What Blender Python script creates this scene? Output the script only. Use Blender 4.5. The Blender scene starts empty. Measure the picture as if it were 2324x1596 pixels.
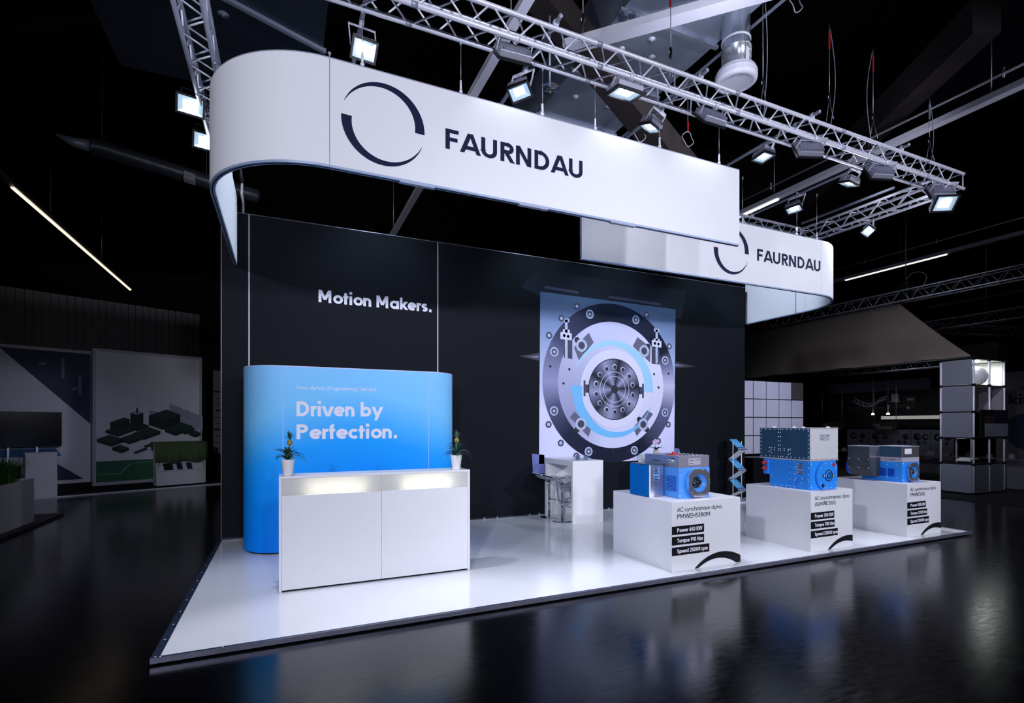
import bpy, math, random
from mathutils import Vector, Matrix
rnd = random.Random(11)
sc = bpy.context.scene
COL = sc.collection
V = Vector
PI = math.pi

# ------------------------------------------------------------------ camera
cd = bpy.data.cameras.new('camera')
cd.sensor_fit = 'HORIZONTAL'; cd.sensor_width = 36.0; cd.lens = 18.0
cd.shift_y = 164.0/2324.0; cd.clip_end = 300; cd.clip_start = .05
cam = bpy.data.objects.new('camera', cd); COL.objects.link(cam)
cam.location = (0, 0, 1.755); cam.rotation_euler = (PI/2, 0, -math.radians(23.957))
sc.camera = cam

# ------------------------------------------------------------------ world, exposure
w = bpy.data.worlds.new('hall_air'); sc.world = w; w.use_nodes = True
w.node_tree.nodes['Background'].inputs[0].default_value = (.45, .5, .8, 1)
w.node_tree.nodes['Background'].inputs[1].default_value = .006
vs = sc.view_settings
vs.view_transform = 'Standard'; vs.look = 'None'; vs.exposure = 0.0; vs.gamma = 1.0; vs.use_curve_mapping = False

COOL = (.80, .83, 1.0)
def lamp(name, kind, loc, target, watts, col=COOL, **k):
    d = bpy.data.lights.new(name, kind); d.energy = watts; d.color = col
    for a, b in k.items(): setattr(d, a, b)
    o = bpy.data.objects.new(name, d); COL.objects.link(o); o.location = loc
    o.rotation_euler = (V(target)-V(loc)).to_track_quat('-Z', 'Y').to_euler()
    return o
# added fill spots behind the camera, out of view
for x, tx, e, cone in ((-3.6, .3, 2500, 46), (1.2, 2.4, 960, 64), (6.2, 5.6, 1450, 64), (12.0, 8.8, 2500, 60)):
    lamp('front_fill', 'SPOT', (x, -4.8, 4.9), (tx, 5.2, 3.3), e, spot_size=math.radians(cone), spot_blend=.6, shadow_soft_size=.25)
lamp('front_fill', 'SPOT', (-5.5, -1.2, 4.9), (6.8, 5.3, 1.0), 1700, spot_size=math.radians(40), spot_blend=.7, shadow_soft_size=.25)
# added lamps without fixtures, brightening the inside of the rounded banner ends
lamp('wing_fill', 'SPOT', (1.9, 7.3, 5.45), (-.66, 7.2, 4.5), 260, (.66, .78, 1.0), spot_size=math.radians(62), spot_blend=.7, shadow_soft_size=.1)
lamp('wing_fill', 'SPOT', (7.3, 7.3, 5.45), (9.87, 7.9, 4.5), 250, (.66, .78, 1.0), spot_size=math.radians(62), spot_blend=.7, shadow_soft_size=.1)

for x in (1.4, 4.4, 6.2, 8.4):  # added lamps without fixtures, brightening the upper backdrop wall
    lamp('wall_fill', 'SPOT', (x, 7.25, 5.45), (x, 8.6, 3.7), 80, (.58, .76, 1.0), spot_size=math.radians(95), spot_blend=.8, shadow_soft_size=.1)
lamp('deck_fill', 'SPOT', (-.02, 5.5, 5.40), (.0, 3.9, 0), 380, spot_size=math.radians(80), spot_blend=.5, shadow_soft_size=.08)  # added unseen lamp filling the left part of the deck

# added upward lamps without fixtures, brightening ducts, flat beam and rails
lamp('roof_fill', 'SPOT', (4.7, 4.3, 5.95), (5.3, 5.6, 7.6), 75, spot_size=math.radians(110), spot_blend=.9, shadow_soft_size=.08)
lamp('roof_fill', 'SPOT', (9.2, 5.4, 5.95), (10.4, 6.3, 6.95), 38, spot_size=math.radians(120), spot_blend=.9, shadow_soft_size=.08)
lamp('roof_fill', 'SPOT', (2.3, 5.2, 5.95), (2.9, 6.2, 7.4), 22, spot_size=math.radians(110), spot_blend=.9, shadow_soft_size=.08)

# ------------------------------------------------------------------ colours and materials
def S(r, g, b):
    f = lambda c: c/255/12.92 if c/255 <= .04045 else ((c/255+.055)/1.055)**2.4
    return (f(r), f(g), f(b))
def mat(name, col, rough=.5, metal=0., var=.05, scale=6., bump=0., bscale=60., spec=.5, emis=None, es=0., coat=0., stretch=None):
    m = bpy.data.materials.new(name); m.use_nodes = True
    nt = m.node_tree; N = nt.nodes; L = nt.links; p = N['Principled BSDF']
    p.inputs['Roughness'].default_value = rough; p.inputs['Metallic'].default_value = metal
    p.inputs['Specular IOR Level'].default_value = spec
    if coat: p.inputs['Coat Weight'].default_value = coat; p.inputs['Coat Roughness'].default_value = .06
    tc = N.new('ShaderNodeTexCoord'); mp = N.new('ShaderNodeMapping'); L.new(tc.outputs['Object'], mp.inputs[0])
    if stretch: mp.inputs['Scale'].default_value = stretch
    nz = N.new('ShaderNodeTexNoise'); nz.inputs['Scale'].default_value = scale; nz.inputs['Detail'].default_value = 4
    L.new(mp.outputs[0], nz.inputs['Vector'])
    mr = N.new('ShaderNodeMapRange'); mr.inputs['To Min'].default_value = 1-var; mr.inputs['To Max'].default_value = 1+var
    L.new(nz.outputs['Fac'], mr.inputs['Value'])
    vm = N.new('ShaderNodeVectorMath'); vm.operation = 'SCALE'; vm.inputs[0].default_value = col
    L.new(mr.outputs[0], vm.inputs['Scale']); L.new(vm.outputs[0], p.inputs['Base Color'])
    if bump:
        n2 = N.new('ShaderNodeTexNoise'); n2.inputs['Scale'].default_value = bscale; n2.inputs['Detail'].default_value = 5
        L.new(mp.outputs[0], n2.inputs['Vector'])
        b = N.new('ShaderNodeBump'); b.inputs['Strength'].default_value = bump; b.inputs['Distance'].default_value = .02
        L.new(n2.outputs['Fac'], b.inputs['Height']); L.new(b.outputs[0], p.inputs['Normal'])
    if es:
        p.inputs['Emission Color'].default_value = (*(emis or col), 1); p.inputs['Emission Strength'].default_value = es
    return m

WHITE = (.78, .78, .80)
m_white = mat('white_laminate', WHITE, .32, var=.015)
m_fabric = mat('white_banner_fabric', (.82, .82, .84), .75, var=.015, bump=.05, bscale=400)
m_ink = mat('dark_navy_vinyl', S(24, 29, 60), .6, var=.04, spec=.15)
m_black = mat('black_vinyl', (.004, .004, .007), .5, spec=.2)
m_wtext = mat('white_vinyl', (.80, .78, .86), .5)
m_profile = mat('banner_aluminium_profile', (.40, .50, .68), .36, .3, var=.08)
m_alu = mat('truss_aluminium', (.86, .86, .96), .36, .18, var=.08, scale=14)
m_alud = mat('dull_aluminium', (.40, .42, .52), .42, .35, var=.1, scale=10)
m_chrome = mat('chrome', (.62, .65, .70), .10, 1., var=.03)
m_steel = mat('brushed_stainless_steel', (.52, .50, .56), .26, .9, var=.10, scale=5, stretch=(1, 1, 40))
m_dark = mat('black_metal', (.010, .011, .014), .4, .4)
m_wire = mat('steel_wire', (.42, .42, .46), .4, .7)
m_deck = mat('white_gloss_deck', (.79, .80, .83), .11, var=.02, spec=.6)
m_galv = mat('galvanised_edge', (.22, .22, .29), .38, .7, var=.35, scale=5, bump=.1)
m_edge = mat('blue_black_edge_strip', (.03, .05, .10), .35, .5, var=.3)
m_wall = mat('black_wall_fabric', (.0052, .0066, .0100), .7, var=.12, scale=2, spec=.12)
m_seam = mat('white_seam', (.55, .55, .62), .5)
m_blue = mat('machine_blue_paint', S(38, 140, 238), .36, var=.05, scale=4)
m_blue2 = mat('machine_light_blue_paint', S(78, 156, 242), .36, var=.05, scale=4)
m_bluedk = mat('machine_louvre_blue', S(20, 80, 200), .4)
m_petrol = mat('petrol_grey_sheet', (.030, .085, .14), .30, .25, var=.12, scale=2)
m_grey = mat('light_grey_sheet', (.56, .54, .60), .32, .25, var=.03)
m_mauve = mat('brushed_mauve_grey_sheet', (.42, .40, .50), .30, .6, var=.06)
m_red = mat('red_plastic', (.45, .01, .02), .4)
m_yellow = mat('yellow_plastic', (.75, .68, .2), .5)
m_bluetag = mat('blue_tag', (.01, .05, .35), .5)
m_leaf = mat('pineapple_leaf', (.010, .050, .030), .38, var=.5, scale=12)
m_leafl = mat('pale_leaf', (.10, .16, .13), .4, var=.4, scale=14)
m_fruit = mat('pineapple_rind', (.30, .24, .05), .6, var=.5, scale=60)
m_stem = mat('green_stem', (.16, .22, .09), .5, var=.3)
m_soil = mat('dark_soil', (.02, .014, .01), .9, bump=.5)
m_pot = mat('white_ceramic', (.80, .78, .80), .3)
m_chip = mat('led_chip', (1, 1, 1), .5, emis=(.93, .97, 1.0), es=30)
m_refl = mat('lamp_reflector', (.75, .85, .9), .2, .6, emis=(.6, .8, .95), es=.55)
m_timber = mat('dark_glulam', (.030, .021, .021), .75, var=.35, scale=3, bump=.2, stretch=(1, 1, 6))
m_duct = mat('galvanised_duct', (.50, .57, .70), .28, .45, var=.16, scale=1.2)
m_ductdk = mat('dark_duct_sheet', (.045, .058, .085), .35, .5, var=.25, scale=1)
m_rail = mat('white_lighting_rail', (.74, .73, .82), .45)
m_gloss = mat('grey_ventilation_plastic', (.52, .52, .58), .5)

def glass(name, tint=(.9, .95, 1), refl=.08):
    m = bpy.data.materials.new(name); m.use_nodes = True; nt = m.node_tree; N = nt.nodes; L = nt.links
    N.remove(N['Principled BSDF'])
    t = N.new('ShaderNodeBsdfTransparent'); t.inputs[0].default_value = (*tint, 1)
    g = N.new('ShaderNodeBsdfGlossy'); g.inputs['Roughness'].default_value = .05
    x = N.new('ShaderNodeMixShader'); x.inputs[0].default_value = refl
    L.new(t.outputs[0], x.inputs[1]); L.new(g.outputs[0], x.inputs[2]); L.new(x.outputs[0], N['Material Output'].inputs[0])
    return m
m_glass = glass('clear_glass'); m_tumbler = glass('tumbler_glass', (.8, .86, .95), .25); m_acryl = glass('clear_acrylic', (.75, .8, .9), .15)

# ------------------------------------------------------------------ mesh helpers
ORG = {}
MESHES = {}
class B:
    def __init__(s): s.v = []; s.f = []; s.m = []; s.sm = []
    def add(s, vs, fs, m=0, smooth=False):
        k = len(s.v); s.v += [tuple(v) for v in vs]
        for f in fs: s.f.append([k+i for i in f]); s.m.append(m); s.sm.append(smooth)
        return s
    def box(s, x0, x1, y0, y1, z0, z1, m=0):
        return s.add([(x0,y0,z0),(x1,y0,z0),(x1,y1,z0),(x0,y1,z0),(x0,y0,z1),(x1,y0,z1),(x1,y1,z1),(x0,y1,z1)],
                     [(0,3,2,1),(4,5,6,7),(0,1,5,4),(1,2,6,5),(2,3,7,6),(3,0,4,7)], m)
    def obox(s, c, ax, ay, az, m=0):
        c = V(c); ax = V(ax); ay = V(ay); az = V(az)
        vs = [c+ax*i+ay*j+az*k for k in (-1, 1) for j, i in ((-1,-1),(-1,1),(1,1),(1,-1))]
        return s.add(vs, [(0,3,2,1),(4,5,6,7),(0,1,5,4),(1,2,6,5),(2,3,7,6),(3,0,4,7)], m)
    def beam(s, p, q, wd, h, up=(0,0,1), m=0):
        p = V(p); q = V(q); d = (q-p); n = d.normalized(); sd = n.cross(V(up)).normalized(); u = sd.cross(n)
        return s.obox((p+q)/2, d/2, sd*wd/2, u*h/2, m)
    def quad(s, a, b, c, d, m=0): return s.add([a, b, c, d], [(0, 1, 2, 3)], m)
    def tube(s, pts, r, n=8, m=0, caps=True, closed=False):
        pts = [V(p) for p in pts]; k = len(s.v); N = len(pts); ref = None
        rr = r if isinstance(r, (list, tuple)) else [r]*N
        for i, p in enumerate(pts):
            a = pts[i-1] if (i or closed) else pts[i]; b = pts[(i+1) % N] if (i < N-1 or closed) else pts[i]
            t = (b-a).normalized()
            if ref is None:
                ref = t.orthogonal().normalized()
            ref = (ref-t*ref.dot(t))
            ref = ref.normalized() if ref.length > 1e-6 else t.orthogonal().normalized()
            bn = t.cross(ref)
            s.v += [tuple(p+(ref*math.cos(2*PI*j/n)+bn*math.sin(2*PI*j/n))*rr[i]) for j in range(n)]
        for i in range(N if closed else N-1):
            for j in range(n):
                a = k+i*n; b = k+((i+1) % N)*n
                s.f.append([a+j, a+(j+1) % n, b+(j+1) % n, b+j]); s.m.append(m); s.sm.append(True)
        if caps and not closed:
            s.f.append([k+j for j in range(n)][::-1]); s.m.append(m); s.sm.append(False)
            s.f.append([k+(N-1)*n+j for j in range(n)]); s.m.append(m); s.sm.append(False)
        return s
    def cyl(s, p, q, r, n=12, m=0, r1=None): return s.tube([p, q], [r, r if r1 is None else r1], n, m)
    def lathe(s, prof, c, n=24, m=0, ax=None, flat=False):
        c = V(c); ax = V(ax or (0,0,1)).normalized(); e1 = ax.orthogonal().normalized(); e2 = ax.cross(e1); k = len(s.v)
        for r, z in prof:
            s.v += [tuple(c+ax*z+(e1*math.cos(2*PI*j/n)+e2*math.sin(2*PI*j/n))*r) for j in range(n)]
        for i in range(len(prof)-1):
            for j in range(n):
                a = k+i*n; b = a+n
                s.f.append([a+j, a+(j+1) % n, b+(j+1) % n, b+j]); s.m.append(m); s.sm.append(not flat)
        return s
    def disc(s, c, r, ax=(0,-1,0), n=24, m=0):
        c = V(c); ax = V(ax).normalized(); e1 = ax.orthogonal().normalized(); e2 = ax.cross(e1)
        return s.add([c+(e1*math.cos(2*PI*j/n)+e2*math.sin(2*PI*j/n))*r for j in range(n)], [tuple(range(n))], m)
    def prism(s, poly, fn, t0, t1, m=0, smooth=False):     # poly in 2D, fn(a,b,t) -> 3D
        n = len(poly); vs = [fn(a, b, t0) for a, b in poly]+[fn(a, b, t1) for a, b in poly]
        s.add(vs, [tuple(range(n))[::-1], tuple(range(n, 2*n))], m)
        k = len(s.v)-2*n
        for i in range(n):
            j = (i+1) % n; s.f.append([k+i, k+j, k+n+j, k+n+i]); s.m.append(m); s.sm.append(smooth)
        return s
    def done(s, name, mats, parent=None, loc=None, bevel=0., fix=False):
        if not isinstance(mats, (list, tuple)): mats = [mats]
        o0 = V(ORG.get(parent.name, (0,0,0))) if parent else V(loc or (0,0,0))
        me = bpy.data.meshes.new(name)
        me.from_pydata([tuple(V(v)-o0) for v in s.v], [], s.f)
        for mm in mats: me.materials.append(mm)
        me.polygons.foreach_set('material_index', s.m); me.polygons.foreach_set('use_smooth', s.sm)
        if fix:
            import bmesh
            bm = bmesh.new(); bm.from_mesh(me); bmesh.ops.recalc_face_normals(bm, faces=bm.faces); bm.to_mesh(me); bm.free()
        me.update()
        o = bpy.data.objects.new(name, me); COL.objects.link(o)
        if parent: o.parent = parent
        else: o.location = o0
        ORG[o.name] = o0
        if bevel:
            md = o.modifiers.new('bevel', 'BEVEL'); md.width = bevel; md.segments = 2; md.limit_method = 'ANGLE'
        return o
def tag(o, label=None, cat=None, group=None, kind=None):
    if label: o['label'] = label
    if cat: o['category'] = cat
    if group: o['group'] = group
    if kind: o['kind'] = kind
    return o
def thing(name, label, cat, loc=(0,0,0), group=None):
    o = bpy.data.objects.new(name, None); COL.objects.link(o); o.location = loc; o.empty_display_size = .1
    ORG[o.name] = V(loc)
    return tag(o, label, cat, group)
def dup(root, loc=None, rotz=None, label=None):
    def cp(o, par):
        c = o.copy(); COL.objects.link(c); c.parent = par
        for ch in list(o.children): cp(ch, c)
        return c
    r = cp(root, root.parent)
    if loc is not None: r.location = loc
    if rotz is not None: r.rotation_euler = (0, 0, rotz)
    if label: r['label'] = label
    return r
def arc2(cx, cy, rx, ry, d0, d1, n=None):
    n = n or max(4, int(abs(d1-d0)/11))
    return [(cx+rx*math.cos(math.radians(d0+(d1-d0)*i/n)), cy+ry*math.sin(math.radians(d0+(d1-d0)*i/n))) for i in range(n+1)]

# ------------------------------------------------------------------ a geometric stroke alphabet
XH = .70
def glyph(c, w):
    a = w/2; x = XH; s = []; ar = arc2
    def st(*p, lo=-.5, hi=1.5): s.append((list(p), lo, hi))
    def cv(p): s.append((p, -.5, 1.5))
    o = .70
    if c == ' ': return .30, s
    if c == '.': st((.10, 0), (.10, max(w*1.15, .14))); return .22, [([(.02+w*.6, 0), (.02+w*.6, w*1.2)], -1, 2)]
    if c == '|': st((.1, -.25), (.1, 1.0)); return .2, s
    if c == '-': st((.02, .36), (.36, .36)); return .42, s
    # lower case
    if c in 'abdpqgoce':
        if c == 'c': cv(ar(o/2, x/2, o/2-a, x/2-a, 48, 312)); return .62, s
        if c == 'e':
            cv(ar(o/2, x/2, o/2-a, x/2-a, 0, 318)); st((a, x/2), (o-a*.6, x/2)); return .72, s
        cv(ar(o/2, x/2, o/2-a, x/2-a, 0, 360, 32))
        if c == 'o': return .72, s
        if c == 'a': st((o-a, 0), (o-a, x))
        if c == 'd': st((o-a, 0), (o-a, 1.02))
        if c == 'q': st((o-a, -.28), (o-a, x))
        if c == 'b': st((a, 0), (a, 1.02))
        if c == 'p': st((a, -.28), (a, x))
        if c == 'g': cv([(o-a, x), (o-a, 0)]+ar(o/2, 0, o/2-a, .30-a, 0, -150))
        return .78, s
    if c in 'nhmu':
        n = .60; q = n/2
        if c == 'm':
            n = .54; q = n/2
            st((a, 0), (a, x))
            cv(ar(q, x-q, q-a, q-a, 180, 0)+[(n-a, 0)]); d = n-w
            cv(ar(q+d, x-q, q-a, q-a, 180, 0)+[(n+d-a, 0)]); return n+d+.12, s
        if c == 'u':
            cv([(a, x)]+ar(q, q, q-a, q-a, 180, 360)+[(n-a, x)]); st((n-a, 0), (n-a, x)); return .70, s
        st((a, 0), (a, x if c == 'n' else 1.02)); cv(ar(q, x-q, q-a, q-a, 180, 0)+[(n-a, 0)]); return .70, s
    if c == 'r': st((a, 0), (a, x)); cv(ar(.30, x-.30, .30-a, .30-a, 180, 75)); return .40, s
    if c == 'i': st((a+.02, 0), (a+.02, x)); st((a+.02, .84), (a+.02, .84+w*1.1)); return .12+w, s
    if c == 'l': st((a+.02, 0), (a+.02, 1.02)); return .12+w, s
    if c == 't': st((.17, 0), (.17, .92)); st((0, x-a), (.37, x-a)); return .43, s
    if c == 'f': cv([(.15, 0), (.15, .80)]+ar(.15+.22-a, .80, .22-a, .22-a, 180, 80)); st((0, x-a), (.36, x-a)); return .42, s
    if c == 'k': st((a, 0), (a, 1.02)); st((a, .20), (.60, .80), lo=0, hi=x); st((.22, .42), (.62, -.1), lo=0, hi=x); return .62, s
    if c == 'v': st((a*.6-.03, x+.08), (.34, -.06), lo=0, hi=x); st((.68-a*.6+.03, x+.08), (.34, -.06), lo=0, hi=x); return .72, s
    if c == 'y': st((a*.6-.03, x+.08), (.34, -.02), lo=0, hi=x); st((.70-a*.6+.03, x+.08), (.18, -.36), lo=-.27, hi=x); return .74, s
    if c == 'w':
        for p, q in ((.02, .26), (.50, .26), (.50, .74), (.98, .74)): st((p+(a*.5 if p < .3 else -a*.5 if p > .9 else 0), x+.04), (q, -.04), lo=0, hi=x)
        return 1.04, s
    if c == 's' or c == 'S':
        H, wd = (x, .50) if c == 's' else (1., .62)
        ry = (H-w)/4; rx = wd/2-a; cx = wd/2
        cv(ar(cx, H-a-ry, rx, ry, 35, 270)+ar(cx, a+ry, rx, ry, 90, -145)[1:]); return wd+.08, s
    # capitals and figures
    if c == 'A':
        st((a*.7-.04, -.08), (.43, 1.06), lo=0, hi=1); st((.86-a*.7+.04, -.08), (.43, 1.06), lo=0, hi=1); st((.17, .27), (.69, .27)); return .90, s
    if c in 'FE':
        st((a, 0), (a, 1)); st((a, 1-a), (.58, 1-a)); st((a, .50), (.53, .50))
        if c == 'E': st((a, a), (.58, a))
        return .66, s
    if c == 'U': cv([(a, 1), (a, .36)]+ar(.37, .36, .37-a, .36-a, 180, 360)+[(.74-a, 1)]); return .88, s
    if c in 'RP':
        r = .285; st((a, 0), (a, 1)); cv([(a, 1-a), (.64-r, 1-a)]+ar(.64-r, 1-r, r-a, r-a, 90, -90)+[(a, 1-2*r+a)])
        if c == 'R': st((.27, .50), (.66-a*.4, -.06), lo=0, hi=.6)
        return .73, s
    if c == 'N': st((a, 0), (a, 1)); st((.76-a, 0), (.76-a, 1)); st((a-.02, 1.03), (.76-a+.02, -.03), lo=0, hi=1); return .90, s
    if c == 'M':
        st((a, 0), (a, 1)); st((.90-a, 0), (.90-a, 1)); st((a, 1.04), (.45, .24), lo=0, hi=1); st((.90-a, 1.04), (.45, .24), lo=0, hi=1); return 1.04, s
    if c == 'D': st((a, 0), (a, 1)); cv([(a, 1-a), (.30, 1-a)]+ar(.30, .5, .46-a, .5-a, 90, -90)+[(a, a)]); return .86, s
    if c == 'C': cv(ar(.48, .5, .48-a, .5-a, 45, 315)); return .86, s
    if c == 'H': st((a, 0), (a, 1)); st((.72-a, 0), (.72-a, 1)); st((a, .5), (.72-a, .5)); return .86, s
    if c == 'K': st((a, 0), (a, 1)); st((a, .30), (.66, 1.06), lo=0, hi=1); st((.24, .56), (.68, -.06), lo=0, hi=1); return .72, s
    if c == 'L': st((a, 0), (a, 1)); st((a, a), (.52, a)); return .58, s
    if c == 'T': st((.31, 0), (.31, 1)); st((0, 1-a), (.62, 1-a)); return .66, s
    if c == 'W':
        for p, q in ((.02, .30), (.58, .30), (.58, .86), (1.14, .86)): st((p, 1.04), (q, -.04), lo=0, hi=1)
        return 1.20, s
    if c == '0': cv(ar(.32, .5, .32-a, .5-a, 0, 360, 32)); return .72, s
    if c == '1': st((.24, 0), (.24, 1)); st((.0, .80), (.24, 1-a*.6)); return .42, s
    if c == '2': cv(ar(.30, .70, .30-a, .30-a, 165, -35)+[(a, a), (.60, a)]); return .68, s
    if c == '3': cv(ar(.28, .73, .26-a, .27-a, 150, -90)); cv(ar(.28, .29, .30-a, .29-a, 90, -150)); return .66, s
    if c == '5': st((.12, 1-a), (.56, 1-a)); cv([(.13, 1-a), (.09, .55)]+ar(.29, .32, .30-a, .32-a, 120, -150)); return .66, s
    if c == '6': cv(ar(.32, .33, .32-a, .33-a, 0, 360, 28)); st((.06+a*.5, .42), (.44, 1.03), hi=1); return .70, s
    if c == '9': cv(ar(.32, .67, .32-a, .33-a, 0, 360, 28)); st((.58-a*.5, .58), (.20, -.03), lo=0); return .70, s
    if c == '7': st((0, 1-a), (.58, 1-a)); st((.56-a*.6, 1-a), (.18, -.03), lo=0); return .62, s
    if c == '8': cv(ar(.30, .75, .25-a, .25-a, 0, 360, 24)); cv(ar(.30, .29, .30-a, .29-a, 0, 360, 24)); return .68, s
    return .4, s
def clip(poly, lo, hi):
    for lim, sg in ((lo, 1), (hi, -1)):
        out = []
        for i, p in enumerate(poly):
            q = poly[(i+1) % len(poly)]; dp = (p[1]-lim)*sg; dq = (q[1]-lim)*sg
            if dp >= 0: out.append(p)
            if dp*dq < 0:
                t = dp/(dp-dq); out.append((p[0]+(q[0]-p[0])*t, lim))
        poly = out
        if not poly: break
    return poly
def text_polys(txt, w, track=0.):
    x0 = 0; out = []; right = 0
    for c in txt:
        adv, st = glyph(c, w)
        for si, (pts, lo, hi) in enumerate(st):
            n = len(pts); nor = []
            for i in range(n):
                if n > 2 and pts[0] == pts[-1] or (n > 2 and math.dist(pts[0], pts[-1]) < 1e-6): p, q = pts[(i-1) % (n-1)], pts[(i+1) % (n-1)] if i < n-1 else pts[1]
                else: p, q = pts[max(i-1, 0)], pts[min(i+1, n-1)]
                if i == 0 and math.dist(pts[0], pts[-1]) < 1e-6 and n > 2: p = pts[-2]
                dx, dy = q[0]-p[0], q[1]-p[1]; l = math.hypot(dx, dy) or 1
                k = 1.
                if 0 < i < n-1:
                    ux, uy = pts[i][0]-pts[i-1][0], pts[i][1]-pts[i-1][1]; ul = math.hypot(ux, uy) or 1
                    cs = (ux*dx+uy*dy)/(ul*l); k = 1/max(cs, .6)
                nor.append((-dy/l*w/2*k, dx/l*w/2*k))
            for i in range(n-1):
                a, b = pts[i], pts[i+1]; u, v = nor[i], nor[i+1]
                q = clip([(a[0]-u[0], a[1]-u[1]), (b[0]-v[0], b[1]-v[1]), (b[0]+v[0], b[1]+v[1]), (a[0]+u[0], a[1]+u[1])], lo, hi)
                if len(q) > 2: out.append([(x0+p[0], p[1], si) for p in q])
        right = max([right]+[p[0] for q in out for p in q]); x0 += adv+track
    return out, right
def lettering(parent, txt, m, org, cap, weight, width=None, u=(1,0,0), v=(0,0,1), name='lettering', track=0., fn=None):
    polys, right = text_polys(txt, weight, track); sx = (width/right) if width else cap
    org = V(org); u = V(u); v = V(v); nn = u.cross(v).normalized()*.0003; b = B()
    for q in polys:
        pts = [fn(p[0]*sx, p[1]*cap) if fn else org+u*p[0]*sx+v*p[1]*cap+nn*p[2] for p in q]
        b.add(pts, [tuple(range(len(q)))])
    return b.done(name, m, parent)
def swoosh(b, c, R, t, fn, m=0, tail=172, d0=0, rot=0, thick0=.09):
    # crescent: thick at d0, running to a thin tip
    n = 30; P = []; Q = []
    for i in range(n+1):
        f = i/n; d = math.radians(rot+d0+tail*f); tk = t*(1-f)**.85
        P.append(fn(c[0]+R*math.cos(d), c[1]+R*math.sin(d))); Q.append(fn(c[0]+(R-tk)*math.cos(d), c[1]+(R-tk)*math.sin(d)))
    for i in range(n): b.add([P[i], P[i+1], Q[i+1], Q[i]], [(0, 1, 2, 3)], m)

# ================================================================== SETTING
def struct(o): o['kind'] = 'structure'; return o
def floor_mat():
    m = mat('black_hall_floor', (.0018, .0019, .0028), .20, var=.35, scale=1.2, spec=.44)
    N = m.node_tree.nodes; L = m.node_tree.links; p = N['Principled BSDF']
    tc = N['Texture Coordinate']
    mp = N.new('ShaderNodeMapping'); mp.inputs['Scale'].default_value = (2.2, 9, 1); mp.inputs['Rotation'].default_value = (0, 0, .35)
    L.new(tc.outputs['Object'], mp.inputs[0])
    n1 = N.new('ShaderNodeTexNoise'); n1.inputs['Scale'].default_value = 3.2; n1.inputs['Detail'].default_value = 9; n1.inputs['Roughness'].default_value = .68
    L.new(mp.outputs[0], n1.inputs['Vector'])
    n2 = N.new('ShaderNodeTexNoise'); n2.inputs['Scale'].default_value = .9; n2.inputs['Detail'].default_value = 5
    L.new(tc.outputs['Object'], n2.inputs['Vector'])
    mr = N.new('ShaderNodeMapRange'); mr.inputs['From Min'].default_value = .3; mr.inputs['From Max'].default_value = .75
    mr.inputs['To Min'].default_value = .11; mr.inputs['To Max'].default_value = .24
    L.new(n1.outputs['Fac'], mr.inputs['Value']); L.new(mr.outputs[0], p.inputs['Roughness'])
    ad = N.new('ShaderNodeMath'); ad.operation = 'MULTIPLY_ADD'; ad.inputs[1].default_value = .25
    L.new(n1.outputs['Fac'], ad.inputs[0]); L.new(n2.outputs['Fac'], ad.inputs[2])
    b = N.new('ShaderNodeBump'); b.inputs['Strength'].default_value = .10; b.inputs['Distance'].default_value = .02
    L.new(ad.outputs[0], b.inputs['Height']); L.new(b.outputs[0], p.inputs['Normal'])
    return m
m_floor = floor_mat()
m_hall = mat('dark_hall_wall', (.006, .006, .008), .85, var=.4, scale=.5)
m_ceil = mat('dark_hall_ceiling', (.006, .006, .009), .9, var=.4, scale=.4)
struct(B().box(-26, 48, -14, 46, -.2, 0).done('floor', m_floor))
struct(B().box(-26, 48, -14, 46, 13, 13.2).done('ceiling', m_ceil))
struct(B().box(-26, 48, 45.8, 46, 0, 13).done('wall_back', m_hall))
struct(B().box(-26, -25.8, -14, 45.8, 0, 13).done('wall_left', m_hall))
struct(B().box(47.8, 48, -14, 45.8, 0, 13).done('wall_right', m_hall))
struct(B().box(-25.8, 47.8, -14, -13.8, 0, 13).done('wall_front', m_hall))

# ================================================================== STAND PLATFORM
PZ = .055
plat = thing('stand_platform', 'raised white glossy exhibition platform with grey metal edge on the black floor', 'platform', (4.5, 6.5, 0))
B().box(-.83, 9.86, 4.475, 8.66, .022, PZ).done('deck', m_deck, plat)
B().box(-.80, 9.83, 4.52, 8.62, 0, .022).done('plinth_recess', m_black, plat)
xs = [-.89, 1.605, 4.1, 6.6, 9.1, 9.92]
for i in range(5):
    B().box(xs[i]+.001, xs[i+1]-.001, 4.438, 4.448, .016, .0548).box(xs[i]+.001, xs[i+1]-.001, 4.4485, 4.473, .045, .0545, 1).done('edge_profile', [m_galv, m_edge], plat)
for y0, y1 in ((4.449, 6.55), (6.552, 8.66)):
    B().box(-.89, -.83, y0, y1, .016, .0548).done('edge_profile', m_edge, plat)
    B().box(9.86, 9.92, y0, y1, .016, .0548).done('edge_profile', m_galv, plat)
for i in range(13):
    B().lathe([(.008, 0), (.008, .0005), (0, .001)], (-.862, 4.47+.33*i, .0545), 8).done('screw', m_alu, plat)
for x in (-.83, -.43, 1.6, 3.1, 4.5, 6.0, 7.5):
    B().lathe([(.007, 0), (.007, .0005), (0, .001)], (x, 4.461, .0545), 8).done('screw', m_alu, plat)

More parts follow.
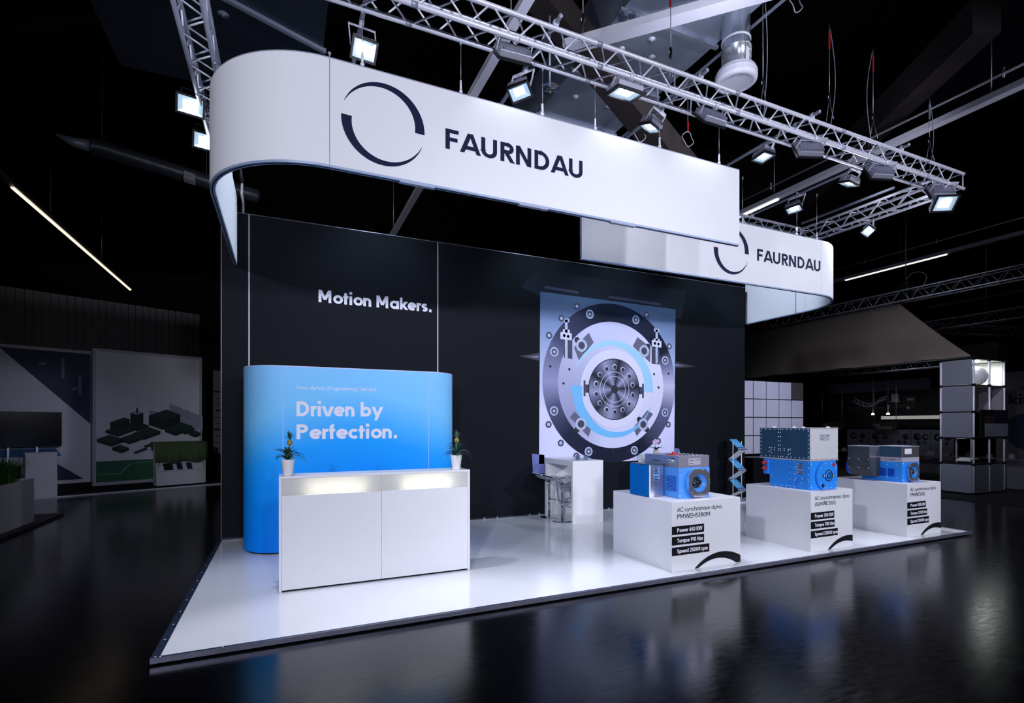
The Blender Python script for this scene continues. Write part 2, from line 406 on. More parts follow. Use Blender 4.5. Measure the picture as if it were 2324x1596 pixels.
# ================================================================== BLACK BACKDROP WALL
bw = thing('backdrop_wall', 'tall black fabric exhibition wall with white slogan and printed machine picture', 'wall', (4.4, 8.6, PZ))
WT = 4.865; WY = 8.54
for x0, x1 in ((-.838, -.484), (-.478, 2.398), (2.404, 9.62)):
    B().box(x0, x1, WY, WY+.12, PZ+.03, WT).done('panel', m_wall, bw)
for x in (-.481, 2.401): B().box(x-.009, x+.009, WY-.003, WY+.1, PZ+.03, WT).done('seam_strip', m_seam, bw)
B().box(-.848, -.838, WY-.002, WY+.12, PZ+.02, WT).done('edge_profile', mat('grey_edge_profile', (.10, .10, .13), .4, .5), bw)
B().box(-.848, 9.62, WY, WY+.12, WT, WT+.012).done('top_profile', mat('thin_grey_profile', (.16, .16, .19), .4, .5), bw)
B().box(-.84, 9.62, WY+.005, WY+.1, PZ, PZ+.03).done('base_profile', mat('dark_base_profile', (.03, .03, .04), .3, .6), bw)
for x in (2.3, 3.25, 3.5, 4.15, 4.35, 5.9): B().box(x-.012, x+.012, WY-.012, WY+.002, PZ, PZ+.03).done('base_clip', m_alud, bw)
lettering(bw, 'Motion Makers.', m_wtext, (.486, WY-.002, 3.657), .195, .20, 1.805)

# --- printed machine picture: flat print in thin layers
def ramp_mat(name, stops, kind='z', z0=0., z1=1., rough=.6, rot=0., centre=(0,0), noise=.0, xq=0.):
    m = bpy.data.materials.new(name); m.use_nodes = True; nt = m.node_tree; N = nt.nodes; L = nt.links; p = N['Principled BSDF']
    p.inputs['Roughness'].default_value = rough; p.inputs['Specular IOR Level'].default_value = .12
    tc = N.new('ShaderNodeTexCoord'); sp = N.new('ShaderNodeSeparateXYZ'); L.new(tc.outputs['Object'], sp.inputs[0])
    r = N.new('ShaderNodeValToRGB'); e = r.color_ramp.elements
    while len(e) < len(stops): e.new(.5)
    for k, (pos, c) in enumerate(stops): e[k].position = pos; e[k].color = (*c, 1)
    if kind == 'z':
        mr = N.new('ShaderNodeMapRange'); mr.inputs['From Min'].default_value = z0; mr.inputs['From Max'].default_value = z1
        nz = N.new('ShaderNodeTexNoise'); nz.inputs['Scale'].default_value = .7; nz.inputs['Detail'].default_value = 1; L.new(tc.outputs['Object'], nz.inputs['Vector'])
        ma = N.new('ShaderNodeMath'); ma.operation = 'MULTIPLY_ADD'; ma.inputs[1].default_value = noise
        L.new(nz.outputs['Fac'], ma.inputs[0]); L.new(sp.outputs['Z'], ma.inputs[2]); 
        last = ma.outputs[0]
        if xq:
            x2 = N.new('ShaderNodeMath'); x2.operation = 'MULTIPLY'; L.new(sp.outputs['X'], x2.inputs[0]); L.new(sp.outputs['X'], x2.inputs[1])
            x3 = N.new('ShaderNodeMath'); x3.operation = 'MULTIPLY_ADD'; x3.inputs[1].default_value = xq; L.new(x2.outputs[0], x3.inputs[0]); L.new(last, x3.inputs[2]); last = x3.outputs[0]
        L.new(last, mr.inputs['Value']); L.new(mr.outputs[0], r.inputs[0])
    else:
        cb = N.new('ShaderNodeCombineXYZ'); L.new(sp.outputs['X'], cb.inputs[0]); L.new(sp.outputs['Z'], cb.inputs[1])
        mp = N.new('ShaderNodeMapping'); mp.inputs['Location'].default_value = (-centre[0], -centre[1], 0)
        mp2 = N.new('ShaderNodeMapping'); mp2.inputs['Rotation'].default_value = (0, 0, rot)
        L.new(cb.outputs[0], mp.inputs[0]); L.new(mp.outputs[0], mp2.inputs[0])
        g = N.new('ShaderNodeTexGradient'); g.gradient_type = 'RADIAL'; L.new(mp2.outputs[0], g.inputs[0]); L.new(g.outputs['Fac'], r.inputs[0])
    L.new(r.outputs[0], p.inputs['Base Color']); return m
# object space of the print: origin (4.4, 8.6, .055)
PO = (4.4, 8.6, PZ)
g_plate = ramp_mat('print_plate', [(0, S(205, 206, 240)), (.35, S(220, 220, 250)), (.60, S(190, 200, 232)), (.84, S(132, 152, 190)), (1, S(84, 106, 138))], 'z', .9, 4.2, noise=.35)
g_ring = ramp_mat('print_dark_ring', [(0, S(150, 152, 190)), (.05, S(86, 90, 122)), (.12, S(34, 38, 62)), (.22, S(24, 28, 48)), (.34, S(30, 34, 54)), (.44, S(96, 100, 134)), (.50, S(196, 196, 226)), (.545, S(120, 124, 160)), (.58, S(20, 24, 40)), (.70, S(30, 40, 66)), (.78, S(22, 27, 46)), (.90, S(60, 64, 92)), (1, S(150, 152, 190))], 'r', centre=(6.0-PO[0], 2.55-PO[2]))
g_disc = ramp_mat('print_light_disc', [(0, S(172, 174, 206)), (.1, S(150, 154, 190)), (.22, S(206, 208, 236)), (.4, S(214, 214, 238)), (.55, S(222, 220, 240)), (.7, S(206, 208, 236)), (.88, S(190, 192, 222)), (1, S(172, 174, 206))], 'r', centre=(6.01-PO[0], 2.53-PO[2]))
g_inner = ramp_mat('print_inner_disc', [(0, S(214, 212, 234)), (.5, S(224, 222, 240)), (1, S(214, 212, 234))], 'r', centre=(6.03-PO[0], 2.46-PO[2]))
hs = []
for k in range(5):
    for q, c in ((0, (28, 30, 44)), (.10, (150, 154, 186)), (.13, (110, 112, 142))): hs.append((k/5+q, S(*c)))
g_hub = ramp_mat('print_hub_steel', hs+[(1, S(28, 30, 44))], 'r', rot=.5, centre=(6.04-PO[0], 2.445-PO[2]))
p_sky = mat('print_light_blue', S(158, 208, 240), .6, var=.03); p_blue = mat('print_sky_blue', S(108, 184, 236), .6, var=.03)
p_bolt = mat('print_bolt_light', S(176, 184, 214), .6, var=.5, scale=40); p_bolt2 = mat('print_bolt_dark', S(52, 56, 80), .6, var=.4, scale=40)
p_hole = mat('print_hole_black', S(16, 18, 30), .6); p_pad = mat('print_grey_pad', S(92, 92, 116), .6, var=.5, scale=60)
p_fade = ramp_mat('print_faded_top', [(0, S(34, 42, 56)), (.5, S(27, 32, 42)), (1, S(21, 23, 28))], 'z', 4.05, 4.6)
p_wht = mat('print_white', S(206, 208, 232), .6); p_glow = mat('print_glint', S(96, 98, 132), .6); p_foot = mat('print_foot_blue', S(104, 112, 170), .6, var=.45, scale=20)
PM = [g_plate, g_ring, g_disc, g_inner, g_hub, p_sky, p_blue, p_bolt, p_bolt2, p_hole, p_pad, p_fade, p_wht, p_glow, p_foot]+[mat('print_glint', S(*c), .6) for k, c in enumerate(((26, 28, 38), (40, 43, 60), (66, 68, 94), (112, 112, 150)))]
pb = B(); lay = [0]
def P3(x, z): return (x, WY-.0008-lay[0]*.0005, z)
def pd(x, z, r, m, n=28, ry=None): pb.add([P3(x+r*math.cos(2*PI*i/n), z+(ry or r)*math.sin(2*PI*i/n)) for i in range(n)], [tuple(range(n))[::-1]], m)
def pp(pts, m): pb.add([P3(*p) for p in pts], [tuple(range(len(pts)))], m)
pp([(3.95, 4.28), (4.30, 4.62), (7.9, 4.62), (7.75, 4.0), (4.34, 4.15)], 11)
lay[0] = 1
pp([(4.20, 1.20), (4.46, 1.17), (4.46, .82), (4.22, .84)], 14); pp([(7.55, 1.25), (7.7, 1.22), (7.75, 1.06), (7.6, 1.06)], 14)
for k, (e, h) in enumerate(((1., .075), (.8, .055), (.62, .038), (.45, .022))):
    lay[0] = 1+.2*k
    for x0, sx, L_ in ((4.34, -1, .42), (7.58, 1, .62)): pp([(x0, 3.005-h), (x0, 3.005+h)]+[(x0+sx*L_*e*(1-(1-f)**1.5), 3.0+h*(1-f)**1.6*s_) for s_, fr in ((1, (.3, .6, .85, 1)), (-1, (.85, .6, .3))) for f in fr], 15+k)
lay[0] = 1
pp([(4.372, 4.228), (7.60, 4.188), (7.565, 1.10), (7.1, 1.0), (4.346, 1.0)], 0)
lay[0] = 2
pd(6.0, 2.57, 1.585, 1, 80)
for x0, x1, z in ((4.46, 5.2, 4.3), (5.9, 7.2, 4.26)): pb.add([P3(x0, z), P3(x1, z-.03), P3(x1, z+.02), P3(x0, z+.05)], [(0, 1, 2, 3)], 8)
lay[0] = 3
pd(6.01, 2.53, 1.262, 2, 72)
lay[0] = 4
for q in ([(5.10, 3.227), (5.437, 3.533), (5.548, 3.354), (5.215, 2.976)], [(6.605, 3.53), (6.938, 3.338), (6.928, 3.02), (6.487, 3.337)], [(5.008, 1.88), (5.115, 1.99), (5.495, 1.67), (5.431, 1.497)], [(6.856, 2.034), (7.003, 1.956), (6.589, 1.498), (6.493, 1.667)]): pp(q, 10)
pp([(4.876, 3.371), (5.064, 3.371), (5.064, 3.0), (4.876, 3.02)], 8); pp([(6.964, 3.353), (7.169, 3.3), (7.169, 2.994), (6.964, 3.0)], 8)
lay[0] = 5

for x, z in ((5.272, 3.275), (6.775, 3.255), (5.258, 1.75), (6.749, 1.74)):
    sx = 1 if (x-6)*(z-2.5) > 0 else -1
    pd(x+.10*sx, z-.10*sx*-1 if sx > 0 else z+.10, .06, 9, 14); pd(x-.09*sx, z-.11*sx if sx > 0 else z-.10, .06, 9, 14)
lay[0] = 6
pd(6.03, 2.46, .78, 3, 60); lay[0] = 6.5; swoosh(pb, (6.03, 2.45), .975, .235, P3, 5, tail=165, rot=-3); swoosh(pb, (6.03, 2.45), .975, .235, P3, 6, tail=165, rot=177); lay[0] = 6.8
for x, z in ((5.272, 3.275), (6.775, 3.255), (5.258, 1.75), (6.749, 1.74)): pd(x, z, .125, 7, 22)
for x, zt, zb in ((4.93, 3.75, 3.01), (7.096, 3.72, 3.017)):
    pp([(x-.03, zb), (x+.03, zb), (x+.03, zt), (x-.03, zt)], 7); pp([(x-.07, zt-.05), (x+.07, zt-.05), (x+.07, zt+.02), (x-.07, zt+.02)], 7)
    pp([(x-.075, zt-.26), (x+.075, zt-.26), (x+.075, zt-.19), (x-.075, zt-.19)], 12)
lay[0] = 7
for x, zt in ((4.926, 3.495), (7.095, 3.485)): pp([(x-.125, zt-.125), (x+.125, zt-.135), (x+.125, zt), (x-.125, zt+.01)], 12)
pp([(5.315, 2.60), (5.36, 2.60), (5.36, 2.52), (5.455, 2.52), (5.455, 2.36), (5.36, 2.36), (5.36, 2.29), (5.315, 2.29)], 8); pp([(6.765, 2.58), (6.72, 2.58), (6.72, 2.51), (6.62, 2.51), (6.62, 2.36), (6.72, 2.36), (6.72, 2.28), (6.765, 2.28)], 8)
for x, z in ((5.272, 3.275), (6.775, 3.255), (5.258, 1.75), (6.749, 1.74)): pd(x, z, .075, 8, 18)
for x, z in ((4.885, 3.44), (4.97, 3.43), (7.05, 3.43), (7.14, 3.42)): pd(x, z, .03, 8, 12)
for x, z in ((5.46, 3.90), (6.563, 3.882), (4.67, 3.117), (7.32, 3.089), (4.664, 1.998), (7.317, 1.99), (5.431, 1.212), (6.525, 1.2135)): pd(x, z, .09, 7, 20); lay[0] = 8; pd(x, z, .062, 8, 8); lay[0] = 9; pd(x, z, .03, 7, 8); lay[0] = 7
for x, z in ((5.169, 4.025), (6.83, 4.006), (4.824, 3.765), (4.558, 3.422), (7.428, 3.39), (4.5475, 1.741), (7.401, 1.739), (5.152, 1.132), (7.1425, 1.394), (4.81, 1.3875)): pd(x, z, .066, 8, 16); lay[0] = 8; pd(x, z, .035, 7, 10); lay[0] = 7
for x, z in ((4.585, 2.841), (4.997, 2.80), (4.868, 2.527), (7.146, 2.512), (7.027, 2.786), (7.408, 2.8146), (5.58, 1.2), (6.0, 1.2), (6.38, 1.2)): pd(x, z, .026, 9, 12)
pd(6.04, 2.445, .615, 9, 60); lay[0] = 8; pd(6.04, 2.445, .598, 4, 60)
lay[0] = 9; pd(6.04, 2.445, .355, 12, 44); lay[0] = 10; pd(6.04, 2.445, .345, 4, 44); lay[0] = 11; pd(6.04, 2.445, .265, 12, 40); lay[0] = 12; pd(6.04, 2.445, .255, 4, 40); lay[0] = 13
pd(6.04, 2.445, .085, 9, 20)
for k in range(14):
    d = 2*PI*(k+.5)/14; x = 6.04+.45*math.cos(d); z = 2.445+.45*math.sin(d); pd(x, z, .053, 7 if k % 3 else 12, 14); lay[0] = 14; pd(x+.006, z-.006, .040, 9, 14); lay[0] = 13
pb.done('printed_picture', PM, bw)

# ================================================================== HANGING BANNERS
def off_path(path, d):
    out = []
    for i, p in enumerate(path):
        a = path[max(i-1, 0)]; b = path[min(i+1, len(path)-1)]
        dx, dy = b[0]-a[0], b[1]-a[1]; l = math.hypot(dx, dy); out.append((p[0]-dy/l*d, p[1]+dx/l*d))
    return out
def band(path, z0, z1, th, name, m, par, n0=0):
    o = off_path(path, th); n = len(path); b = B()
    vs = [(*p, z0) for p in path]+[(*p, z1) for p in path]+[(*p, z0) for p in o]+[(*p, z1) for p in o]
    fs = []
    for i in range(n-1):
        fs += [(i, i+1, n+i+1, n+i), (2*n+i+1, 2*n+i, 3*n+i, 3*n+i+1), (n+i, n+i+1, 3*n+i+1, 3*n+i), (i+1, i, 2*n+i, 2*n+i+1)]
    fs += [(0, n, 3*n, 2*n), (n-1, 3*n-1, 4*n-1, 2*n-1)]
    b.add(vs, fs, 0); 
    sm = len(path) > 3
    o2 = b.done(name, m, par, fix=True)
    if sm:
        for p in o2.data.polygons: p.use_smooth = abs(p.normal.z) < .5
        md = o2.modifiers.new('edges', 'EDGE_SPLIT'); md.split_angle = math.radians(40)
    return o2
BT, BB = 5.055, 4.065
def sections(banner, secs):
    for s in secs:
        band(s, BB+.02, BT-.012, .05, 'panel', m_fabric, banner)
        band(off_path(s, .002), BB, BB+.02, .046, 'frame_profile', m_profile, banner)
        band(off_path(s, .020), BB-.003, BB, .010, 'profile_groove', m_dark, banner)
        band(off_path(s, .002), BT-.012, BT, .046, 'frame_profile', m_alud, banner)
def wire(par, x, y, z0, z1):
    wr = B().cyl((x, y, z0+.1), (x, y, z1), .0035, 6).done('suspension_wire', m_wire, par)
    B().cyl((x, y, z0+.02), (x, y, z0+.13), .011, 8).cyl((x, y, z0), (x, y, z0+.03), .018, 8).done('wire_grip', m_alu, wr)
    B().cyl((x, y, z1-.02), (x, y, z1+.03), .012, 8).done('wire_hook', m_wire, wr)
b1 = thing('hanging_banner', 'big white hanging banner in front, with whole navy ring logo and rounded corner', 'banner', (2.4, 4.87, BB))
cr = arc2(.37, 5.92, 1.05, 1.05, 180, 270, 22)
sections(b1, [[(-.68, 8.44), (-.68, 7.2), (-.68, 5.925)], cr, [(.374, 4.87), (3.0, 4.87), (5.39, 4.87)]])
B().box(.366, .374, 4.868, 4.872, BB, BT+.03).lathe([(.012, 0), (.016, .02), (0, .035)], (.37, 4.88, BT+.02), 10).done('seam_strip', m_alud, b1)
lettering(b1, 'FAURNDAU', m_ink, (1.447, 4.868, 4.466), .199, .19, 1.572, track=.02)
def logo(par, cx, cz, y, R=.385):
    fn = lambda x, z: (x, y, z)
    for rot in (-2, 178):
        b = B(); swoosh(b, (cx, cz), R, R*.245, fn, tail=163, rot=rot); b.done('ring_logo', m_ink, par)
logo(b1, .853, 4.558, 4.868)
for x in (.658, 1.611, 2.53, 3.192, 4.105, 5.054): wire(b1, x, 4.885, BT, 5.56)
for y in (6.2, 7.3, 8.2): wire(b1, -.67, y, BT, 5.56)
for x in (1.0, 2.25, 3.4): B().box(x, x+.34, 4.872, 4.915, BB-.012, BB).done('joint_plate', m_alud, b1)
b2 = thing('hanging_banner', 'white hanging banner further back, its ring logo partly hidden by the front banner', 'banner', (7, 6.15, BB))
cr2 = arc2(8.82, 7.20, 1.05, 1.05, 270, 360, 22)
sections(b2, [[(3.827, 6.15), (6.2, 6.15), (8.816, 6.15)], cr2, [(9.87, 7.205), (9.87, 8.0), (9.87, 8.70)]])
B().box(3.80, 3.826, 6.15, 6.20, BB, BT).done('end_profile', m_alud, b2)
B().box(9.80, 9.823, 7.40, 7.41, BB, BT).done('seam_strip', m_alud, b2)
lettering(b2, 'FAURNDAU', m_ink, (7.21, 6.148, 4.480), .199, .19, 1.578, track=.02)
logo(b2, 6.634, 4.566, 6.148)
for x in (4.3, 5.6, 6.9, 8.2): wire(b2, x, 6.17, BT, 5.80)
wire(b2, 8.72, 6.17, BT, 5.85); wire(b2, 9.86, 7.6, BT, 5.56)

# ================================================================== TRUSSES
BR = {}
def brace_mesh(L, r, m):
    k = (round(L, 3), r)
    if k not in BR:
        b = B().cyl((0, 0, 0), (0, 0, L), r, 7); o = b.done('brace', m); BR[k] = o.data; bpy.data.objects.remove(o)
    return BR[k]
def put_brace(par, p, q, r, m):
    p = V(p); q = V(q); d = q-p; me = brace_mesh(d.length, r, m)
    o = bpy.data.objects.new('brace', me); COL.objects.link(o); o.parent = par
    o.location = p-V(ORG[par.name]); o.rotation_euler = d.to_track_quat('Z', 'Y').to_euler()
def truss(label, p, q, up=(0,0,1), w=.24, r=.0245, rb=.0095, pitch=.5, faces='fbtk', m=None, joined=False, group=None, gaps=2.0):
    m = m or m_alu; p = V(p); q = V(q); d = (q-p).normalized(); u = V(up); s = d.cross(u).normalized(); L = (q-p).length
    t = thing('lighting_truss', label, 'truss', tuple(p), group)
    c = {}
    for a in (-1, 1):
        for k in (-1, 1):
            o = s*a*w/2+u*k*w/2; c[(a, k)] = o
            B().cyl(p+o, q+o, r, 12).done('chord', m, t)
            n = int(L/gaps); 
            if not joined and n > 0:
                b = B()
                for j in range(1, n+1): b.cyl(p+o+d*(j*gaps-.03), p+o+d*(j*gaps+.03), r*1.13, 12)
                if n: b.done('couplers', m_alud, t)['kind'] = 'stuff'
    n = int((L-.1)/pitch); x0 = (L-n*pitch)/2
    F = {'f': ((1, 1), (1, -1)), 'b': ((1, -1), (-1, -1)), 't': ((-1, 1), (1, 1)), 'k': ((-1, -1), (-1, 1))}
    jb = B()
    for fc in faces:
        A, Z = F[fc]
        for j in range(n):
            a0 = p+c[A]+d*(x0+j*pitch+.02); z0 = p+c[Z]+d*(x0+(j+.5)*pitch-.02); z1 = p+c[Z]+d*(x0+(j+.5)*pitch+.02); a1 = p+c[A]+d*(x0+(j+1)*pitch-.02)
            for e, g in ((a0, z0), (z1, a1)):
                if joined: jb.cyl(e, g, rb, 5)
                else: put_brace(t, e, g, rb, m)
        for xx in (0.03, L-.03):
            e, g = p+c[A]+d*xx, p+c[Z]+d*xx
            if joined: jb.cyl(e, g, rb, 5)
            else: put_brace(t, e, g, rb, m)
    if joined: jb.done('bracing', m, t)['kind'] = 'stuff'
    return t
TZ = 5.70
truss('long bright aluminium box truss across the front, above the big white banner', (-.92, 4.75, TZ), (10.10, 4.75, TZ), faces='fbtk')
truss('aluminium truss rising behind the rounded corner of the front banner, black floodlights outside it', (-.80, 4.90, TZ), (-.80, 8.3, TZ), m=m_alud)
truss('aluminium truss running back from the corner floodlight, beside the further banner', (9.99, 4.90, TZ), (9.99, 7.56, TZ))
truss('rear aluminium truss mostly hidden by the further banner, parallel to the front truss', (-.64, 7.42, TZ), (9.84, 7.42, TZ), faces='ft')

# ================================================================== RIG: PIPES AND FLOODLIGHTS
PX = [.72, 2.55, 4.50, 6.45, 8.42]
PN = ['leftmost, above the ring logo', 'second from the rounded banner end', 'third from the rounded banner end', 'fourth from the rounded banner end', 'the one nearest the corner floodlight']
for i, x in enumerate(PX):
    t = thing('scaffold_pipe', 'grey scaffold pipe laid across the trusses, ' + PN[i], 'pipe', (x, 4.52, 5.875), 'scaffold pipes across the trusses')
    b = B(); b.lathe([(.0235, 0), (.0235, 3.02), (.019, 3.02), (.019, 0), (.0235, 0)], (x, 4.52, 5.875), 14, ax=(0, 1, 0)); b.done('tube', m_alud, t)
    for y in (4.63, 4.87, 7.3):
        B().cyl((x, y-.02, 5.875), (x, y+.02, 5.875), .034, 10).box(x-.02, x+.02, y-.025, y+.025, 5.835, 5.86).done('clamp', m_alu, t)
t = thing('scaffold_pipe', 'short scaffold pipe lying along the top of the corner side truss', 'pipe', (9.72, 5.45, 5.875), 'scaffold pipes across the trusses')
B().lathe([(.0235, 0), (.0235, 1.75), (.019, 1.75), (.019, 0), (.0235, 0)], (9.72, 5.45, 5.875), 14, ax=(0, 1, 0)).done('tube', m_alud, t)

m_lbody = mat('silver_lamp_housing', (.52, .52, .62), .4, .5); m_lbodyk = mat('black_lamp_housing', (.02, .02, .025), .4, .3)
def flood(label, c, d, mount, w=.30, h=.24, watts=0, body=None, beam=125, group='floodlights on the stand rig', roll=0., chip=True, tgt=None, soft=.06):
    body = body or m_lbody
    t = thing('floodlight', label, 'floodlight', mount, group)
    c = V(c); n = V(d).normalized(); x = n.cross(V((0,0,1))).normalized() if abs(n.z) < .995 else V((1,0,0)); x = Matrix.Rotation(roll, 3, n) @ x; y = x.cross(n)
    B().obox(c-n*.042, x*w*.46, y*h*.46, n*.03).obox(c-n*.078, x*w*.30, y*h*.30, n*.012).done('housing', body, t, bevel=.006)
    hb = B()
    for k in range(16): hb.obox(c-n*.085+x*(-.42+.84*k/15)*w, x*.003, y*h*.40, n*.020)
    hb.done('heat_sink', body, t)['kind'] = 'stuff'
    fr = B()
    for sx in (-1, 1): fr.obox(c+x*sx*w*.46, x*w*.04, y*h/2, n*.014)
    for sy in (-1, 1): fr.obox(c+y*sy*h*.45, x*w*.42, y*h*.05, n*.014)
    f = fr.done('bezel', m_lbodyk, t)
    rb = B(); O = [c+x*a*w*.42+y*e*h*.40 for a, e in ((-1,-1),(1,-1),(1,1),(-1,1))]; I = [c-n*.012+x*a*w*.25+y*e*h*.24 for a, e in ((-1,-1),(1,-1),(1,1),(-1,1))]
    for k in range(4): rb.quad(O[k], O[(k+1) % 4], I[(k+1) % 4], I[k])
    rb.done('reflector', m_refl, t)
    B().quad(*I).done('led_chip', m_chip, t)
    B().quad(*[q+n*.006 for q in O]).done('lens_glass', m_glass, t)
    mo = V(mount); yb = B()
    top = c-n*.04+ (mo-c)*.75
    for sx in (-1, 1): yb.beam(c-n*.04+x*sx*(w*.46+.012), top+x*sx*(w*.46+.012), .03, .006, up=x)
    yb.beam(top-x*(w*.46+.016), top+x*(w*.46+.016), .006, .05, up=n)
    yb.done('bracket', m_alu if body is m_lbody else m_lbodyk, t)
    B().cyl(mo-V((.022,0,0)), mo+V((.022,0,0)), .036, 10).box(mo.x-.014, mo.x+.014, mo.y-.014, mo.y+.014, min(top.z, mo.z), mo.z).done('clamp', m_alu, t)
    if watts:
        l = lamp('flood_beam', 'SPOT', c+n*.03, c+n if tgt is None else tgt, watts, spot_size=math.radians(beam), spot_blend=.45, shadow_soft_size=soft)
    return t
# on the front truss, pointing back and down onto the stand
FT = [(2.11, (.05, .72, -.69), 'finned back showing, first along the front truss from the ring logo'), (3.49, (0, .18, -.98), 'glowing lens turned down, second along the front truss'),
      (4.74, (0, .75, -.66), 'seen from behind, third along the front truss'), (6.50, (.3, .80, -.5), 'tilted grey back plate, fourth along the front truss'),
      (8.04, (.25, .78, -.5), 'tilted grey back plate, fifth along the front truss'), (9.62, (.35, .72, -.5), 'big grey back plate above the corner floodlight')]
for x, d, s in FT:
    flood('silver floodlight, '+s, (x, 4.74, 5.46), d, (x, 4.63, 5.58), w=.36, h=.27, watts=12, beam=100, tgt=(x*.93+.3, 6.6, .4))
TL = [(.745, 5.40, (.05, -.62, -.78), 'bright white lens facing out, above the ring logo', 0), (2.48, 5.36, (-.10, -.35, -.93), 'bright lens, hanging from a pipe above the gap before the word', .5),
      (4.32, 5.32, (-.2, .25, -.95), 'thin glowing lens above the last letters of the front banner', .4), (6.28, 5.25, (-.1, -.02, -1), 'square glowing lens above the end of the front banner', .3),
      (8.22, 5.28, (-.1, .3, -.95), 'thin glowing lens under the pipe nearest the corner', .3), (8.30, 6.3, (-.2, -.2, -.96), 'small bright lens between the two banners, deeper in the rig', .4)]
for x, y, d, s, rl in TL:
    px_ = min(PX, key=lambda q: abs(q-x))
    flood('small floodlight, '+s, (x, y, 5.58), d, (px_, y, 5.86), w=.26, h=.21, watts=380, beam=62, roll=rl, tgt=(x, y-2.6, 0))
flood('corner floodlight hanging under the end of the front truss, big bright lens', (9.55, 4.62, 5.24), (-.35, -.62, -.62), (9.62, 4.66, 5.56), w=.34, h=.27, watts=5, beam=130, tgt=(8.2, 3.6, 2.6))
flood('small bright floodlight hanging outside the corner side truss', (9.98, 6.05, 5.36), (-.65, -.3, -.55), (10.08, 6.1, 5.58), w=.20, h=.18, watts=60, roll=.7, beam=120)
flood('black floodlight on the outside of the truss behind the rounded banner end, upper one', (-1.02, 7.1, 5.83-.3), (.15, -.75, -.5), (-.93, 7.16, 5.80), w=.30, h=.22, body=m_lbodyk, watts=8, beam=90, tgt=(-2.0, 4, 1.8))
flood('black floodlight half hidden by the rounded banner end, lower one', (-.96, 7.86, 5.50), (.15, -.75, -.5), (-.90, 7.9, 5.78), w=.30, h=.22, body=m_lbodyk, watts=0)

# ================================================================== BLUE ROUNDED PARTITION
bp = thing('rounded_partition', 'blue rounded partition with white slogan standing behind the reception counter', 'partition', (.95, 7.82, PZ))
m_bl = ramp_mat('blue_gradient_print', [(0, (.001, .21, .88)), (.26, (.001, .27, .95)), (.44, (.004, .31, .98)), (.56, (.012, .36, .98)), (.66, (.07, .46, .98)), (.80, (.20, .60, .98)), (1, (.24, .60, .97))], 'z', .05, 2.75, rough=.55, noise=.25, xq=.17)
R0 = .49; YF, YB = 7.32, 8.32; XA, XB = -.019, 1.923; ZA, ZB = PZ+.022, 2.505
def arcp(cx, d0, d1, r=R0): return arc2(cx, 7.82, r, .5 if r == R0 else .5-(R0-r), d0, d1, 16)
band([(XA+.004, YF), (XB/2, YF), (XB-.004, YF)], ZA, ZB, .02, 'front_panel', m_bl, bp)
band(arcp(XA, 90, 270), ZA, ZB, .02, 'curved_end', m_bl, bp); band(arcp(XB, -90, 90), ZA, ZB, .02, 'curved_end', m_bl, bp)
band([(XB, YB), (1, YB), (XA, YB)], ZA, ZB, .02, 'rear_panel', m_bl, bp)
for x in (XA, XB): B().box(x-.004, x+.004, YF-.001, YF+.02, ZA, ZB+.006).done('seam_strip', mat('pale_blue_seam', (.38, .5, .9), .5), bp)
st = arcp(XA, 90, 270)+arcp(XB, -90, 90)
n = len(st); si = off_path(st+st[:1], .025)[:n]
b = B(); b.prism(st, lambda a, c, t: (a, c, t), ZB, ZB+.012).done('top_trim', mat('pale_top_trim', (.55, .62, .9), .5), bp)
b = B(); b.prism(si, lambda a, c, t: (a, c, t), PZ, ZA).done('base', m_black, bp)
lettering(bp, 'New dynos | Engineering | Service', m_wtext, (.145, YF-.002, 2.210), .050, .105, 1.035)
lettering(bp, 'Driven by', m_wtext, (.145, YF-.002, 1.855), .196, .20, 1.126)
lettering(bp, 'Perfection.', m_wtext, (.145, YF-.002, 1.550), .196, .20, 1.317)

# ================================================================== RECEPTION COUNTER
ct = thing('reception_counter', 'white reception counter with glowing light strip in front of the blue partition', 'counter', (.96, 5.8, PZ))
CX0, CX1, CY, CT, CM = -.052, 1.968, 5.63, 1.222, .959
for x0, x1 in ((CX0, CX0+.026), (CX1-.026, CX1)): B().box(x0, x1, CY, CY+.34, PZ+.004, CT-.0005).done('end_panel', m_white, ct, bevel=.002)
for x0, x1 in ((CX0+.027, CM-.0007), (CM+.0007, CX1-.027)):
    B().box(x0, x1, CY, CY+.34, CT-.022, CT).done('top_board', m_white, ct, bevel=.002)
    B().box(x0+.001, x1-.001, CY+.004, CY+.024, PZ+.022, 1.028).done('front_panel', m_white, ct, bevel=.0015)
tl = bpy.data.materials.new('frosted_acrylic'); tl.use_nodes = True; nt = tl.node_tree
p = nt.nodes['Principled BSDF']; p.inputs['Base Color'].default_value = (.74, .74, .74, 1); p.inputs['Roughness'].default_value = .4
tr = nt.nodes.new('ShaderNodeBsdfTranslucent'); tr.inputs[0].default_value = (.9, .9, .86, 1); mx = nt.nodes.new('ShaderNodeMixShader'); mx.inputs[0].default_value = .45
nt.links.new(p.outputs[0], mx.inputs[1]); nt.links.new(tr.outputs[0], mx.inputs[2]); nt.links.new(mx.outputs[0], nt.nodes['Material Output'].inputs[0])
m_warm = mat('warm_led', (1, .95, .8), emis=(1, .95, .8), es=1)
